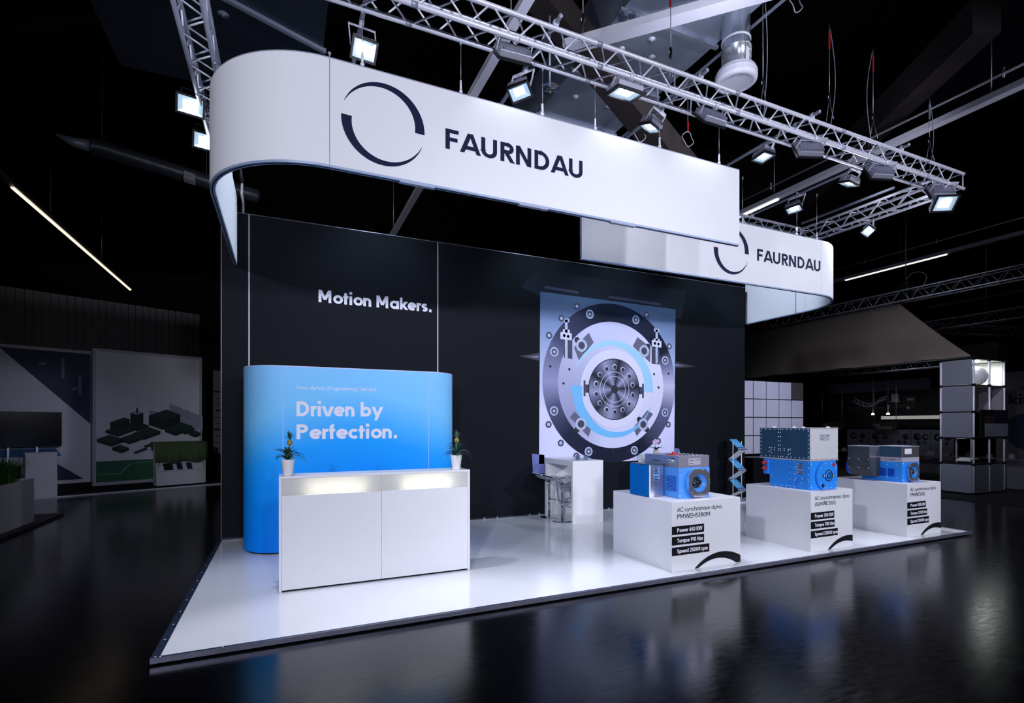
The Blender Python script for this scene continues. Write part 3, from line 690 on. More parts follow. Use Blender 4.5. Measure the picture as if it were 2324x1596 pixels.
for x0, x1, l0, l1 in ((CX0+.028, CM-.002, .20, .80), (CM+.002, CX1-.028, 1.18, 1.76)):
    B().box(x0, x1, CY+.010, CY+.014, 1.030, CT-.023).done('light_panel', tl, ct)
    B().box(l0, l1, CY+.10, CY+.115, 1.10, 1.125).done('led_tube', m_warm, ct)
    lamp('counter_led', 'AREA', ((l0+l1)/2, CY+.095, 1.09), ((l0+l1)/2, CY, 1.10), 1.0, (1, .95, .80), shape='RECTANGLE', size=l1-l0, size_y=.10)
    B().box(x0, x1, CY+.16, CY+.17, 1.03, CT-.023).box(x0, x1, CY+.025, CY+.16, 1.01, 1.028).done('light_box', m_white, ct)
B().box(CX0+.03, CX1-.03, CY+.03, CY+.30, PZ, PZ+.03).done('kick_recess', m_black, ct)

# ================================================================== PINEAPPLE PLANTS
def blade(az, L, rise, droop, wd, z0, r0, fold=.25, n=9):
    b = B(); vs = []; e = math.radians(rise); x = r0; z = z0; ds = L/n; sd = V((-math.sin(az), math.cos(az), 0))
    for i in range(n+1):
        f = i/n; q = V((math.cos(az)*x, math.sin(az)*x, z)); ww = wd*(.55+.9*f if f < .4 else .91*(1-((f-.4)/.6)**2))
        u = V((0, 0, 1))*ww*fold
        vs += [q+sd*ww/2+u, q, q-sd*ww/2+u]
        ang = e-math.radians(droop)*f**1.2; x += math.cos(ang)*ds; z += math.sin(ang)*ds
    fs = []
    for i in range(n): fs += [(3*i, 3*i+1, 3*i+4, 3*i+3), (3*i+1, 3*i+2, 3*i+5, 3*i+4)]
    return vs, fs
def pineapple(label, loc, seed, lean, pale=.1):
    r = random.Random(seed); t = thing('pineapple_plant', label, 'plant', loc, 'pineapple plants on the counter'); o = V(loc)
    B().lathe([(.0, .002), (.044, 0), (.047, .004), (.066, .158), (.066, .165), (.060, .165), (.057, .145), (0, .143)], o, 26).done('pot', m_pot, t)
    B().lathe([(0, .150), (.056, .146)], o, 16).done('soil', m_soil, t)
    st = [o+V((lean*f*f, 0, .145+.165*f)) for f in (0, .35, .7, 1)]
    B().tube(st, .008, 8).done('stem', m_stem, t)
    fo = st[-1]; fb = B(); prof = []
    for i in range(13):
        f = i/12; prof.append((.029*math.sin(PI*min(max(f, .03), .97))**.55*(1+.10*math.cos(i*PI)), .068*f))
    fb.lathe(prof, fo-V((0, 0, .006)), 18).done('fruit', m_fruit, t)
    cb = B()
    for k in range(22):
        az = k*2.4; vs, fs = blade(az, .05+.012*(k % 3), 74-38*(1-k/22), 50*(1-k/22)-25, .013, .052+.040*k/22, .006, n=4)
        cb.add([V(v)+fo for v in vs], fs, smooth=True)
    cb.done('crown', m_leafl if pale > .3 else m_leaf, t)['kind'] = 'stuff'
    for k in range(30):
        az = k*2.39996+r.uniform(-.25, .25); f = k/29
        L = r.uniform(.15, .25)*(1.0-.25*f); vs, fs = blade(az, L, 42+38*f+r.uniform(-8, 8), r.uniform(95, 165)*(1-.35*f), .020+.006*r.random(), .147+.06*f, .012)
        lb = B(); lb.add([V(v)+o for v in vs], fs, smooth=True); lb.done('leaf', m_leafl if r.random() < pale else m_leaf, t)
pineapple('pineapple plant in white pot on the counter end beside the slogan', (.032, 5.765, CT), 3, .018)
pineapple('pineapple plant in white pot with paler leaves, at the counter end against the black wall', (1.845, 5.765, CT), 8, .006, .42)

# ================================================================== BAR TABLES AND STOOLS
def bar_table(label, x0, y0):
    t = thing('bar_table', label, 'table', (x0+.3, y0+.51, PZ), 'white bar tables'); x1 = x0+.61; y1 = y0+1.02; T = 1.122
    B().box(x0, x1, y0, y0+.045, PZ, T-.001).done('leg_panel', m_white, t, bevel=.002); B().box(x0, x1, y1-.065, y1, PZ, T-.001).done('leg_panel', m_white, t, bevel=.002)
    B().box(x0, x1, y0+.046, y1-.066, T-.09, T).done('top', m_white, t, bevel=.002)
    return t
bar_table('white bridge-shaped bar table with chrome stools under it', 4.452, 7.49)
bar_table('white bar table mostly hidden behind the first machine, orchid on it', 6.60, 7.49)
def bar_stool():
    t = thing('bar_stool', 'x', 'stool', (0,0,0), 'chrome bar stools at the bar table')
    B().lathe([(0, .012), (.03, .014), (.165, .006), (.168, .003), (.165, 0), (0, 0)], (0,0,0), 36).done('base', m_chrome, t)
    B().cyl((0,0,.01), (0,0,.47), .019, 16).done('column', m_chrome, t); B().cyl((0,0,.47), (0,0,.70), .013, 14).done('piston', m_chrome, t)
    pr = [(-.275, .800), (-.235, .805), (-.195, .790), (-.15, .745), (-.09, .705), (-.02, .695), (.06, .705), (.14, .725), (.20, .735), (.225, .730)]
    sb = B(); W = .19; n = len(pr); vs = []
    for x, z in pr: vs += [(x, -W, z), (x, W, z), (x, W, z-.014), (x, -W, z-.014)]
    fs = []
    for i in range(n-1):
        a, c = 4*i, 4*i+4
        for k in range(4): fs.append((a+k, a+(k+1) % 4, c+(k+1) % 4, c+k))
    fs += [(0, 3, 2, 1), (4*n-4, 4*n-3, 4*n-2, 4*n-1)]
    sb.add(vs, fs, 0, True).done('seat', m_white, t, fix=True).modifiers.new('e', 'EDGE_SPLIT').split_angle = .7
    rim = [(x, -W-.006, z-.005) for x, z in pr]+[(pr[-1][0]+.012, y, pr[-1][1]-.006) for y in (-W*.8, 0, W*.8)]+[(x, W+.006, z-.005) for x, z in pr[::-1]]+[(pr[0][0]-.012, y, pr[0][1]-.004) for y in (W*.8, 0, -W*.8)]
    B().tube(rim, .010, 8, closed=True).done('seat_rim', m_chrome, t)
    B().box(-.06, .06, -.05, .05, .675, .69).done('seat_plate', m_dark, t)
    fr = [(.06, -.15, .69), (.075, -.16, .52), (.085, -.165, .40), (.10, -.165, .335), (.14, -.165, .30), (.24, -.165, .285), (.285, -.15, .283), (.295, -.10, .283), (.295, .10, .283), (.285, .15, .283), (.24, .165, .285), (.14, .165, .30), (.10, .165, .335), (.085, .165, .40), (.075, .16, .52), (.06, .15, .69)]
    B().tube(fr, .011, 8).done('footrest', m_chrome, t)
    return t
s0 = bar_stool(); s0.location = (4.42, 7.80, PZ); s0['label'] = 'chrome bar stool on the open side of the bar table, nearer of two'
dup(s0, (4.40, 8.24, PZ), .03, 'chrome bar stool on the open side of the bar table, by the wall')
dup(s0, (5.10, 8.25, PZ), PI, 'white and chrome bar stool beyond the bar table, almost hidden')
for x, y in ((4.62, 7.62), (4.70, 7.72), (4.80, 7.60), (4.86, 7.75)):
    t = B().lathe([(.001, .004), (.026, .002), (.028, .006), (.034, .085), (.032, .085), (.026, .010), (.001, .008)], (x, y, 1.122), 16).done('glass_tumbler', m_tumbler, None, (x, y, 1.122))
    tag(t, 'small clear glass standing on the white bar table', 'glass', 'glasses on the bar table')
# orchid
t = thing('orchid', 'small pink orchid in beige pot, above the first machine', 'plant', (6.80, 8.20, 1.122)); o = V((6.80, 8.20, 1.122))
B().lathe([(0, 0), (.050, 0), (.056, .10), (.056, .105), (.05, .105), (.046, .09), (0, .088)], o, 20).done('pot', mat('beige_pot', (.50, .44, .36), .6), t)
for k in range(7):
    vs, fs = blade(k*.9+.3, .17, 55, 75, .042, .09, .006); B().add([V(v)+o for v in vs], fs, smooth=True).done('leaf', m_leaf, t)
stm = [o+V((-.002-.03*f*f*2, 0, .09+.20*f)) for f in (0, .3, .6, 1)]; B().tube(stm, .004, 6).done('stem', m_stem, t)
m_pet = mat('pink_orchid_petal', (.62, .42, .66), .5)
for k, (dx, dz) in enumerate(((-.075, .27), (-.03, .30), (.02, .285), (-.05, .235), (0, .25))):
    f = B(); c = o+V((dx, -.02, dz))
    for j in range(5):
        a = j*2*PI/5; q = c+V((math.cos(a)*.018, -.004, math.sin(a)*.018)); f.disc(q, .016, (math.cos(a)*.3, -1, math.sin(a)*.3), 8)
    f.done('flower', m_pet, t)
for x, y in ((6.68, 7.95), (6.86, 7.9)):
    tag(B().lathe([(0, 0), (.028, 0), (.032, .05), (.028, .05), (.024, .006), (0, .006)], (x, y, 1.122), 14).done('cup', m_yellow, None, (x, y, 1.122)), 'little yellow cup standing in front of the orchid', 'cup', 'yellow cups by the orchid')

# ================================================================== PLINTHS
def plinth(label, x0, x1, y0, y1, T, t1, w1, t2, w2, rows):
    t = thing('display_plinth', label, 'plinth', ((x0+x1)/2, (y0+y1)/2, PZ), 'white machine plinths')
    B().box(x0, x1, y0, y1, PZ, T).done('body', m_white, t, bevel=.002)
    Y = y0-.0015
    lettering(t, t1, m_ink, (x0+.077, Y, .738), .051, .125, w1); lettering(t, t2, m_ink, (x0+.077, Y, .658), .054, .125, w2)
    for (tx, bw_, tw), z in zip(rows, (.4785, .3585, .2375)):
        r = B().box(x0+.001, x0+bw_, Y-.0005, y0, z, z+.0965).done('label_bar', m_black, t)
        lettering(r, tx, m_wtext, (x0+.077, Y-.0012, z+.026), .047, .20, tw)
    cx, cz, R = x0+.765, -.4316, .65; c2, z2, R2 = x0+.70, -.416, .561
    b = B(); N = 30; xa = x0+.341
    for i in range(N):
        a, c = xa+(x1-xa)*i/N, xa+(x1-xa)*(i+1)/N
        o_ = lambda q: cz+math.sqrt(max(R*R-(q-cx)**2, 0)); 
        i_ = lambda q: max(z2+math.sqrt(max(R2*R2-(q-c2)**2, 0)), PZ+.003)
        if o_(a) > i_(a) or o_(c) > i_(c): b.add([(a, Y, i_(a)), (c, Y, i_(c)), (c, Y, max(o_(c), i_(c))), (a, Y, max(o_(a), i_(a)))], [(0, 1, 2, 3)])
    b.done('ring_logo', m_black, t)
plinth('white plinth nearest the counter, black bar reading Power 650 KW', 4.048, 5.119, 4.61, 5.75, .855, 'AC synchronous dyno', .685, 'PMWEHS180M', .500,
       [('Power 650 KW', .484, .380), ('Torque 910 Nm', .484, .386), ('Speed 25000 rpm', .566, .462)])
plinth('white plinth in the middle of the row, black bar reading Power 350 KW', 6.356, 7.214, 4.58, 5.62, .850, 'AC asynchronous dyno', .714, 'ASMWE200S', .425,
       [('Power 350 KW', .469, .375), ('Torque 700 Nm', .478, .392), ('Speed 20000 rpm', .542, .460)])
plinth('white plinth at the far end of the row, black bar reading Power 508 KW', 8.516, 9.392, 4.60, 5.70, .850, 'AC synchronous dyno', .664, 'PMWE160L', .385,
       [('Power 508 KW', .470, .376), ('Torque 1200 Nm', .505, .418), ('Speed 20000 rpm', .554, .465)])

# ================================================================== MACHINES
def bolts(par, pts, r=.007, ax=(-1,0,0), m=None, name='screws', h=.004):
    b = B()
    for p in pts: b.lathe([(r, 0), (r, h*.7), (r*.6, h), (0, h)], p, 8, ax=ax)
    o = b.done(name, m or m_alu, par); o['kind'] = 'stuff'; return o
def flange(par, c, R, flat, hole, prd, depth, steel=m_steel, boss=None, bossR=0, inner=m_blue2, y0=0):
    # c: centre on the machine face; proud by prd, recess inside
    c = V(c); n = 48; O = []; H = []
    for i in range(n):
        a = 2*PI*i/n; rr = min(R, flat/max(abs(math.cos(a)), 1e-3), flat*1.05/max(abs(math.sin(a)), 1e-3)); O.append((math.cos(a)*rr, math.sin(a)*rr)); H.append((math.cos(a)*hole, math.sin(a)*hole))
    if boss: B().lathe([(bossR, 0), (bossR, -prd+.012), (bossR-.01, -prd+.008), (hole, -prd+.008)], c, 48, ax=(0, 1, 0)).done('bearing_boss', boss, par)
    b = B(); y1 = c.y-prd; yb = y1+.014
    for i in range(n):
        j = (i+1) % n; f = lambda q, y: (c.x+q[0], y, c.z+q[1])
        b.add([f(O[i], y1), f(O[j], y1), f(H[j], y1), f(H[i], y1)], [(0, 1, 2, 3)]); b.add([f(O[i], y1), f(O[j], y1), f(O[j], yb), f(O[i], yb)], [(0, 1, 2, 3)])
    b.done('flange', steel, par, fix=True)
    B().lathe([(hole, y1-c.y), (hole*.93, y1-c.y+.02), (hole*.62, -.002)], c, 40, ax=(0, 1, 0)).done('flange_cone', inner, par)
    hub = B().lathe([(hole*.63, -.004), (hole*.60, -.016), (hole*.30, -.018), (hole*.28, -.030), (0, -.030)], c, 32, ax=(0, 1, 0)).done('shaft_hub', m_dark, par)
    bolts(par, [(c.x+hole*.45*math.cos(k*PI/4), c.y-.017, c.z+hole*.45*math.sin(k*PI/4)) for k in range(8)], .010, (0, -1, 0), m_chrome, h=.012)
    bolts(par, [(c.x+R*.86*math.cos(k*PI/6+.2), y1, c.z+R*.86*math.sin(k*PI/6+.2)) for k in range(12)], .008, (0, -1, 0), m_chrome, h=.006)
m_stick = ramp_mat('data_sticker', [(k/16+(0 if k % 2 else .001), S(168, 190, 224) if k % 3 else S(24, 34, 66)) for k in range(16)], 'z', 0, .5)
def sticker(par, x, y0, y1, z0, z1, face='x'):
    b = B(); n = 8; m = [mat('sticker_ground', S(120, 160, 215), .5), mat('sticker_print', S(22, 30, 60), .5)] if 'sticker_ground' not in bpy.data.materials else [bpy.data.materials['sticker_ground'], bpy.data.materials['sticker_print']]
    F = (lambda a, z, e: (x-e, a, z)) if face == 'x' else (lambda a, z, e: (a, x-e, z))
    b.add([F(y0, z0, .001), F(y1, z0, .001), F(y1, z1, .001), F(y0, z1, .001)], [(0, 1, 2, 3)], 0)
    r = random.Random(4); h = (z1-z0)/n
    for k in range(n):
        if k == 4: continue
        w = (y1-y0)*(.85 if k % 2 else .6); zz = z1-h*(k+.8); b.add([F(y0+.008 if face == 'x' else y0+.008, zz, .0018), F(y0+w, zz, .0018), F(y0+w, zz+h*.55, .0018), F(y0+.008, zz+h*.55, .0018)], [(0, 1, 2, 3)], 1)
    b.done('data_sticker', m, par)
def nameplate(par, x0, x1, z0, z1, y, m=None):
    n = B().box(x0, x1, y-.003, y, z0, z1).done('name_plate', m or m_grey, par)
    b = B(); fn = lambda a, z: (a, y-.0042, z); w = x1-x0; h = z1-z0
    swoosh(b, (x0+w*.58, z0+h*.72), h*.12, h*.035, fn, tail=160); swoosh(b, (x0+w*.58, z0+h*.72), h*.12, h*.035, fn, tail=160, rot=180)
    for a, c, z in ((.10, .38, .68), (.66, .95, .70), (.16, .42, .22)): b.add([fn(x0+w*a, z0+h*z), fn(x0+w*c, z0+h*z), fn(x0+w*c, z0+h*(z+.07)), fn(x0+w*a, z0+h*(z+.07))], [(0, 1, 2, 3)])
    b.add([fn(x0+w*.1, z0+h*.18), fn(x0+w*.15, z0+h*.18), fn(x0+w*.15, z0+h*.36), fn(x0+w*.1, z0+h*.36)], [(0, 1, 2, 3)])
    b.done('plate_print', m_ink, n)
# ---- first machine
Zt = .855
M1 = thing('dyno_machine', 'light blue test machine with blue side cabinet on the plinth nearest the counter', 'machine', (4.56, 5.1, Zt))
B().box(4.320, 4.806, 4.795, 5.43, Zt, 1.222).done('motor_housing', m_blue2, M1, bevel=.005)
B().box(4.322, 4.804, 4.80, 5.43, 1.223, 1.366).done('control_box', m_mauve, M1, bevel=.003)
flange(M1, (4.592, 4.795, 1.038), .186, .162, .112, .055, .05, boss=m_blue2, bossR=.178)
lv = B()
for k in range(11):
    z = .935+k*.0172; lv.obox((4.311, 4.925, z+.006), (.006, 0, -.004), (0, .088, 0), (.0012, 0, .0018))
lv.done('louvre', m_blue2, M1)['kind'] = 'stuff'; B().box(4.3195, 4.32, 4.835, 5.015, .933, 1.123).done('louvre_back', m_bluedk, M1)
B().box(4.314, 4.32, 4.828, 5.022, .924, .932).box(4.314, 4.32, 4.828, 5.022, 1.124, 1.132).box(4.314, 4.32, 4.826, 4.834, .932, 1.124).box(4.314, 4.32, 5.015, 5.022, .932, 1.124).done('louvre_frame', m_blue2, M1)
for y in (4.955, 4.895):
    k = B().lathe([(.024, 0), (.024, .010), (.015, .012), (.013, .034), (0, .036)], (4.322, y, 1.296), 18, ax=(-1, 0, 0)).done('control_knob', m_chrome, M1)
    B().box(4.3205, 4.322, y-.022, y+.022, 1.330, 1.338).done('knob_label', m_ink, k)
bolts(M1, [(4.322, 5.14+.033*k, 1.290) for k in range(5)], .009, (-1, 0, 0), m_dark, 'cable_glands')
nameplate(M1, 4.47, 4.66, 1.255, 1.332, 4.80, m_grey)
bolts(M1, [(4.34+.058*k, 4.83, 1.366) for k in range(8)]+[(4.79, 4.83+.08*k, 1.366) for k in range(7)], .007, (0, 0, 1))
bolts(M1, [(x, 4.795, z) for x in (4.335, 4.79) for z in (.885, 1.19)]+[(4.345, 4.795, 1.125), (4.35, 4.795, .955), (4.79, 4.795, 1.13), (4.79, 4.795, .96)], .010, (0, -1, 0), m_grey, h=.006)
B().box(4.40, 4.52, 5.0, 5.12, 1.366, 1.376).lathe([(.02, 0), (.02, .02), (.012, .03), (0, .03)], (4.47, 5.06, 1.376), 14).done('red_cap', m_red, M1)
B().lathe([(.018, 0), (.018, .03), (.026, .032), (.026, .05), (0, .05)], (4.804, 5.0, 1.285), 14, ax=(1, 0, 0)).lathe([(.016, 0), (.016, .03), (.022, .032), (.022, .05), (0, .05)], (4.804, 5.06, 1.262), 14, ax=(1, 0, 0)).done('side_connector', m_alu, M1)
cabm = mat('cabinet_blue_sheet', S(0, 108, 190), .34, .15, var=.06)
cb = B().box(4.068, 4.285, 5.027, 5.40, Zt, 1.248).done('side_cabinet', m_steel, M1, bevel=.003)
B().box(4.060, 4.067, 5.030, 5.40, Zt+.004, 1.246).done('cabinet_door', cabm, cb)
B().box(4.060, 4.292, 5.022, 5.40, 1.249, 1.256).done('cabinet_lid', m_petrol, cb); B().box(4.062, 4.078, 5.018, 5.0265, Zt, 1.249).done('cabinet_edge', m_alu, cb)
sticker(cb, 5.0255, 4.128, 4.222, 1.06, 1.215, 'y')
B().box(4.286, 4.319, 5.08, 5.30, .90, 1.20).done('cabinet_duct', m_dark, M1)
# ---- second machine
Zt = .850
M2 = thing('dyno_machine', 'blue test machine under big screw-studded petrol and grey box, middle plinth', 'machine', (6.78, 5.1, Zt))
X0, X1, Y0, Y1 = 6.510, 7.050, 4.705, 5.335
B().box(X0, X1, Y0, 5.018, Zt, 1.243).done('motor_housing', m_blue, M2, bevel=.006); B().box(X0+.001, X1-.002, 5.021, Y1, Zt+.006, 1.243).done('rear_housing', m_blue, M2, bevel=.004)
B().box(X0-.006, 7.092, Y0-.006, 5.505, 1.244, 1.262).done('lower_lip', m_grey, M2, bevel=.003)
B().box(X0, 7.088, Y0, 5.50, 1.263, 1.688).done('upper_box', m_grey, M2, bevel=.002); B().box(X0-.006, 7.092, Y0-.006, 5.505, 1.689, 1.700).done('box_lid', m_grey, M2)
B().box(X0-.005, X0-.001, Y0+.002, 5.498, 1.266, 1.686).done('side_panel', m_petrol, M2); B().box(X0+.002, 7.084, Y0-.005, Y0-.001, 1.266, 1.686).done('front_cover', mat('pale_grey_cover', (.66, .65, .68), .35, .1, var=.03), M2)
def sidept(u, v): return (X0-.005, 5.492-(5.492-4.712)*(u**.93 if u > 0 else 0), 1.680-.408*v)
sp = [(k/11*.96+.02, .02) for k in range(12)]+[(k/11*.96+.02, .97) for k in range(12)]+[(.012, .08+.13*k) for k in range(7)]+[(.985, .08+.14*k) for k in range(7)]
sp += [(x, y) for x in (.37, .41) for y in (.02, .12, .27, .42, .57, .69, .75, .97)]+[(.18, .67), (.22, .67), (.22, .74), (.29, .67), (.29, .74), (.49, .69), (.49, .75), (.575, .70), (.615, .70), (.575, .76), (.18, .81), (.22, .85), (.615, .85), (.575, .88)]
bolts(M2, [sidept(*q) for q in sp], .0075)
bolts(M2, [(6.53+.108*k, Y0-.005, z) for k in range(6) for z in (1.675, 1.278)]+[(x, Y0-.005, 1.34+.085*k) for x in (6.525, 7.072) for k in range(4)], .006, (0, -1, 0), m_alud)
bolts(M2, [(X0, y, z) for y in (4.725, 4.93, 5.005) for z in (.88, .97, 1.06, 1.15, 1.225)]+[(X0, 4.73+.09*k, .995) for k in range(3)]+[(X0, 5.06+.085*k, .872) for k in range(4)]+[(X0, 4.83, .935), (X0, 5.31, 1.2), (X0, 5.31, 1.0)], .0065)
B().box(X0-.002, X0, 4.712, 4.905, .985, .989).box(X0-.002, X0, 4.903, 4.907, .862, .987).done('hatch_joint', m_bluedk, M2)
sticker(M2, X0-.0005, 4.80, 4.905, 1.052, 1.212)
nameplate(M2, 6.70, 6.905, 1.522, 1.612, Y0-.005, mat('silver_plate', (.58, .58, .64), .3, .3))
# round end cover, clipped by the housing
cc = V((6.862, Y0, 1.040)); b = B(); n = 56; P = []
for i in range(n):
    a = 2*PI*i/n; P.append((min(cc.x+.245*math.cos(a), X1-.004), min(max(cc.z+.215*math.sin(a), Zt+.004), 1.238)))
b.prism(P, lambda a, c, t: (a, t, c), Y0-.022, Y0, smooth=True).done('end_cover', m_blue, M2, fix=True).modifiers.new('e', 'EDGE_SPLIT').split_angle = .7
B().lathe([(.080, -.022), (.080, -.026), (.072, -.030), (.066, -.020), (0, -.020)], cc, 32, ax=(0, 1, 0)).done('shaft_hub', m_black, M2)
pt = B()
for k in range(5):
    a = k*2*PI/5+.4; q = cc+V((math.cos(a)*.036, -.026, math.sin(a)*.036)); pt.obox(q, V((-math.sin(a), 0, math.cos(a)))*.022, (0, .006, 0), V((math.cos(a), 0, math.sin(a)))*.006)
pt.lathe([(.014, -.038), (.014, -.02)], cc, 12, ax=(0, 1, 0)).done('coupling_dogs', m_chrome, M2)
for sx in (-1, 1):
    s_ = B().box(cc.x+sx*.098-.022, cc.x+sx*.098+.022, Y0-.025, Y0-.021, 1.018, 1.062).done('cover_slot', m_ink, M2)
    B().box(cc.x+sx*.094-.011, cc.x+sx*.094+.011, Y0-.031, Y0-.024, 1.024, 1.056).done('slot_block', m_grey, s_)
bolts(M2, [(x, Y0, z) for x in (6.54, 7.03) for z in (.89, 1.205)]+[(cc.x+.19*math.cos(k*PI/5), Y0-.022, cc.z+.178*math.sin(k*PI/5)) for k in range(10) if cc.x+.19*math.cos(k*PI/5) < 7.03], .007, (0, -1, 0))
for x, z, m in ((6.745, .905, m_ink), (6.965, 1.185, m_red)): B().obox((x, Y0-.0225, z), (.018, 0, .018), (-.018, 0, .018), (0, .001, 0)).done('warning_mark', m, M2)
for y in (5.30, 4.98, 4.84): B().lathe([(.024, 0), (.024, .010), (.014, .014), (0, .014)], (6.56, y, 1.70), 14).done('top_cap', m_alu, M2)
B().lathe([(.024, 0), (.024, .010), (.014, .014), (0, .014)], (6.96, 4.76, 1.70), 14).done('top_cap', m_alu, M2)
br = B().box(6.48, 6.60, 5.336, 5.42, 1.02, 1.24).done('terminal_bracket', m_blue, M2, bevel=.01)
for z in (1.185, 1.105): B().lathe([(.0, 0), (.026, .006), (.034, .028), (.026, .05), (.010, .056), (.010, .075), (0, .076)], (6.48, 5.375, z), 18, ax=(-1, 0, 0)).done('red_terminal', m_red, br)
# ---- third machine
M3 = thing('dyno_machine', 'blue test machine with stainless upper boxes and display on the plinth at the far end', 'machine', (8.9, 5.1, Zt))
X0, X1, Y0, Y1 = 8.672, 9.118, 4.752, 5.36
B().box(X0, X1, Y0, Y1, Zt, 1.160).done('motor_housing', m_blue, M3, bevel=.012)
B().box(X0+.002, X1-.002, Y0+.004, 5.30, 1.161, 1.234).done('grey_band', mat('pinkish_grey_band', (.50, .46, .54), .4, .2), M3)
ub = B().box(X0, X1-.01, Y0+.002, 5.115, 1.235, 1.398).done('upper_box', m_steel, M3, bevel=.003); B().box(X0-.005, X1-.005, Y0-.004, 5.12, 1.399, 1.407).done('box_lid', m_alud, ub)
B().box(8.735, 8.905, Y0-.003, Y0+.001, 1.285, 1.368).done('display', mat('white_display', (.8, .8, .85), .4), ub)
B().box(X0-.003, X0, Y0+.01, 5.10, 1.238, 1.394).done('side_sheet', m_petrol, ub)
sc_ = B(); prof = [(8.405, 1.215), (8.405, 1.04), (8.50, .925), (8.668, .925), (8.668, 1.215)]
gm = mat('dark_grey_sheet', (.060, .068, .075), .38, .35, var=.1)
sc_.prism(prof, lambda a, c, t: (a, t, c), 5.07, 5.41).done('side_cabinet', gm, M3, fix=True)
u2 = B().box(8.407, 8.668, 5.072, 5.41, 1.217, 1.394).done('cabinet_upper_box', m_steel, M3, bevel=.002); B().box(8.403, 8.406, 5.075, 5.408, 1.220, 1.390).done('side_sheet', gm, u2); B().box(8.40, 8.672, 5.066, 5.412, 1.395, 1.403).done('box_lid', m_alud, u2)
bolts(M3, [(8.404, y, z) for y in (5.09, 5.24, 5.39) for z in (1.19, 1.055)], .008)
B().lathe([(.13, 0), (.13, .10), (.10, .12), (0, .12)], (8.62, 5.40, 1.05), 24, ax=(0, 1, 0)).done('rear_fan_cover', m_bluedk, M3)
for y0 in (4.862, 4.985):
    lv = B()
    for k in range(11): lv.obox((X0-.004, y0+.048, .938+k*.0115), (.005, 0, -.003), (0, .045, 0), (.001, 0, .0022))
    lv.done('louvre', m_bluedk, M3)['kind'] = 'stuff'
bolts(M3, [(X0, y, z) for y in (4.835, 4.965, 5.095) for z in (.915, 1.115)], .007)
b = B(); fn = lambda a, z: (X0+.0005, a, z)
swoosh(b, (4.985, 1.197), .022, .006, fn, tail=165); swoosh(b, (4.985, 1.197), .022, .006, fn, tail=165, rot=180); b.box(X0, X0+.0008, 4.845, 4.945, 1.190, 1.200).done('band_logo', m_ink, M3)
flange(M3, (8.905, Y0, 1.006), .154, .140, .094, .04, .04, boss=m_blue, bossR=.150, inner=m_blue)
bolts(M3, [(x, Y0, z) for x in (8.70, 9.10) for z in (.885, 1.14)], .008, (0, -1, 0))

# ================================================================== BROCHURE RACK
rk = thing('brochure_rack', 'zigzag brochure rack with thin poles standing between two plinths near the black wall', 'rack', (9.02, 8.2, PZ))
xa, xb, ry = 8.900, 9.125, 8.2
for x in (xa-.012, xb+.012): B().cyl((x, ry, PZ+.02), (x, ry, 1.37), .010, 10).done('pole', m_alu, rk)
for x in (xa-.012, xb+.012): B().box(x-.016, x+.016, ry-.19, ry+.19, PZ, PZ+.02).done('foot', m_alu, rk)
B().box(xa, xb, ry-.17, ry-.14, PZ, PZ+.018).done('foot_bar', m_alu, rk)
zz = [(1.42, 1.19, .975), (.965, .74, .545), (.535, .31, .16)]
m_br = ramp_mat('blue_brochure_cover', [(0, S(70, 160, 230)), (.2, S(150, 200, 240)), (.34, S(235, 240, 250)), (.45, S(40, 80, 140)), (.55, S(110, 185, 235)), (1, S(80, 165, 230))], 'z', -.13, .13, noise=.1)
for k, (zt, zb, zn) in enumerate(zz):
    yb_, yf_ = ry+.145, ry-.145
    for p, q, nm in (((yb_, zt), (yf_, zb), 'tray'), ((yf_, zb), (yb_, zn), 'back_plate')):
        d = V((0, q[0]-p[0], q[1]-p[1])); n = V((0, d.z, -d.y)).normalized(); n = n if n.y < 0 else -n; c = V(((xa+xb)/2, (p[0]+q[0])/2, (p[1]+q[1])/2))
        B().obox(c, d/2, ((xb-xa)/2, 0, 0), n*.003).done(nm, m_acryl if nm == 'tray' else m_white, rk)
        if nm == 'tray':
            B().obox(V((c.x, q[0], q[1]))+n*.02, n*.02, ((xb-xa)/2, 0, 0), d.normalized()*.003).done('tray_lip', m_acryl, rk)
            bc = c+n*.010+d*.02
            o = B().obox(bc, d*.45, ((xb-xa)*.47, 0, 0), n*.005).done('brochure', m_br, None, bc)
            tag(o, ['blue brochure lying in the topmost tray of the zigzag rack', 'blue brochure lying in the middle tray of the zigzag rack', 'blue brochure lying in the lowest tray of the zigzag rack'][k], 'brochure', 'brochures in the rack')

# ================================================================== HALL ROOF: RAILS, DUCTS, BEAMS
def rail(label, x, y0, y1, z, led=(), wd=.13, m=None, es=9, col=(1, .97, .92)):
    t = thing('lighting_rail', label, 'rail', (x, y0, z), 'lighting rails under the hall roof')
    B().box(x-wd/2, x+wd/2, y0, y1, z, z+.10).done('rail', m or m_rail, t)
    for a, c in led:
        B().box(x-wd*.22, x+wd*.22, a, c, z-.035, z).done('light_tube', mat('rail_tube_light', (1, 1, 1), emis=col, es=es), t)
    y = y0+1.2
    while y < y1: B().cyl((x, y, z+.1), (x, y, z+1.6), .008, 6).done('hanger', m_wire, t); y += 4
    return t
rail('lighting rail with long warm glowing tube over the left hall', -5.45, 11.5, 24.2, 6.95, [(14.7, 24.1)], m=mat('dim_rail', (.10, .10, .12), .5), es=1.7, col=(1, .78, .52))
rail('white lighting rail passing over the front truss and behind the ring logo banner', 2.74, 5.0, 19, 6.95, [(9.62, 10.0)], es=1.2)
rail('white lighting rail crossing behind the corner of the front truss', 10.40, 3.2, 9.9, 6.95, [(8.3, 9.7)], wd=.16, es=1.0)
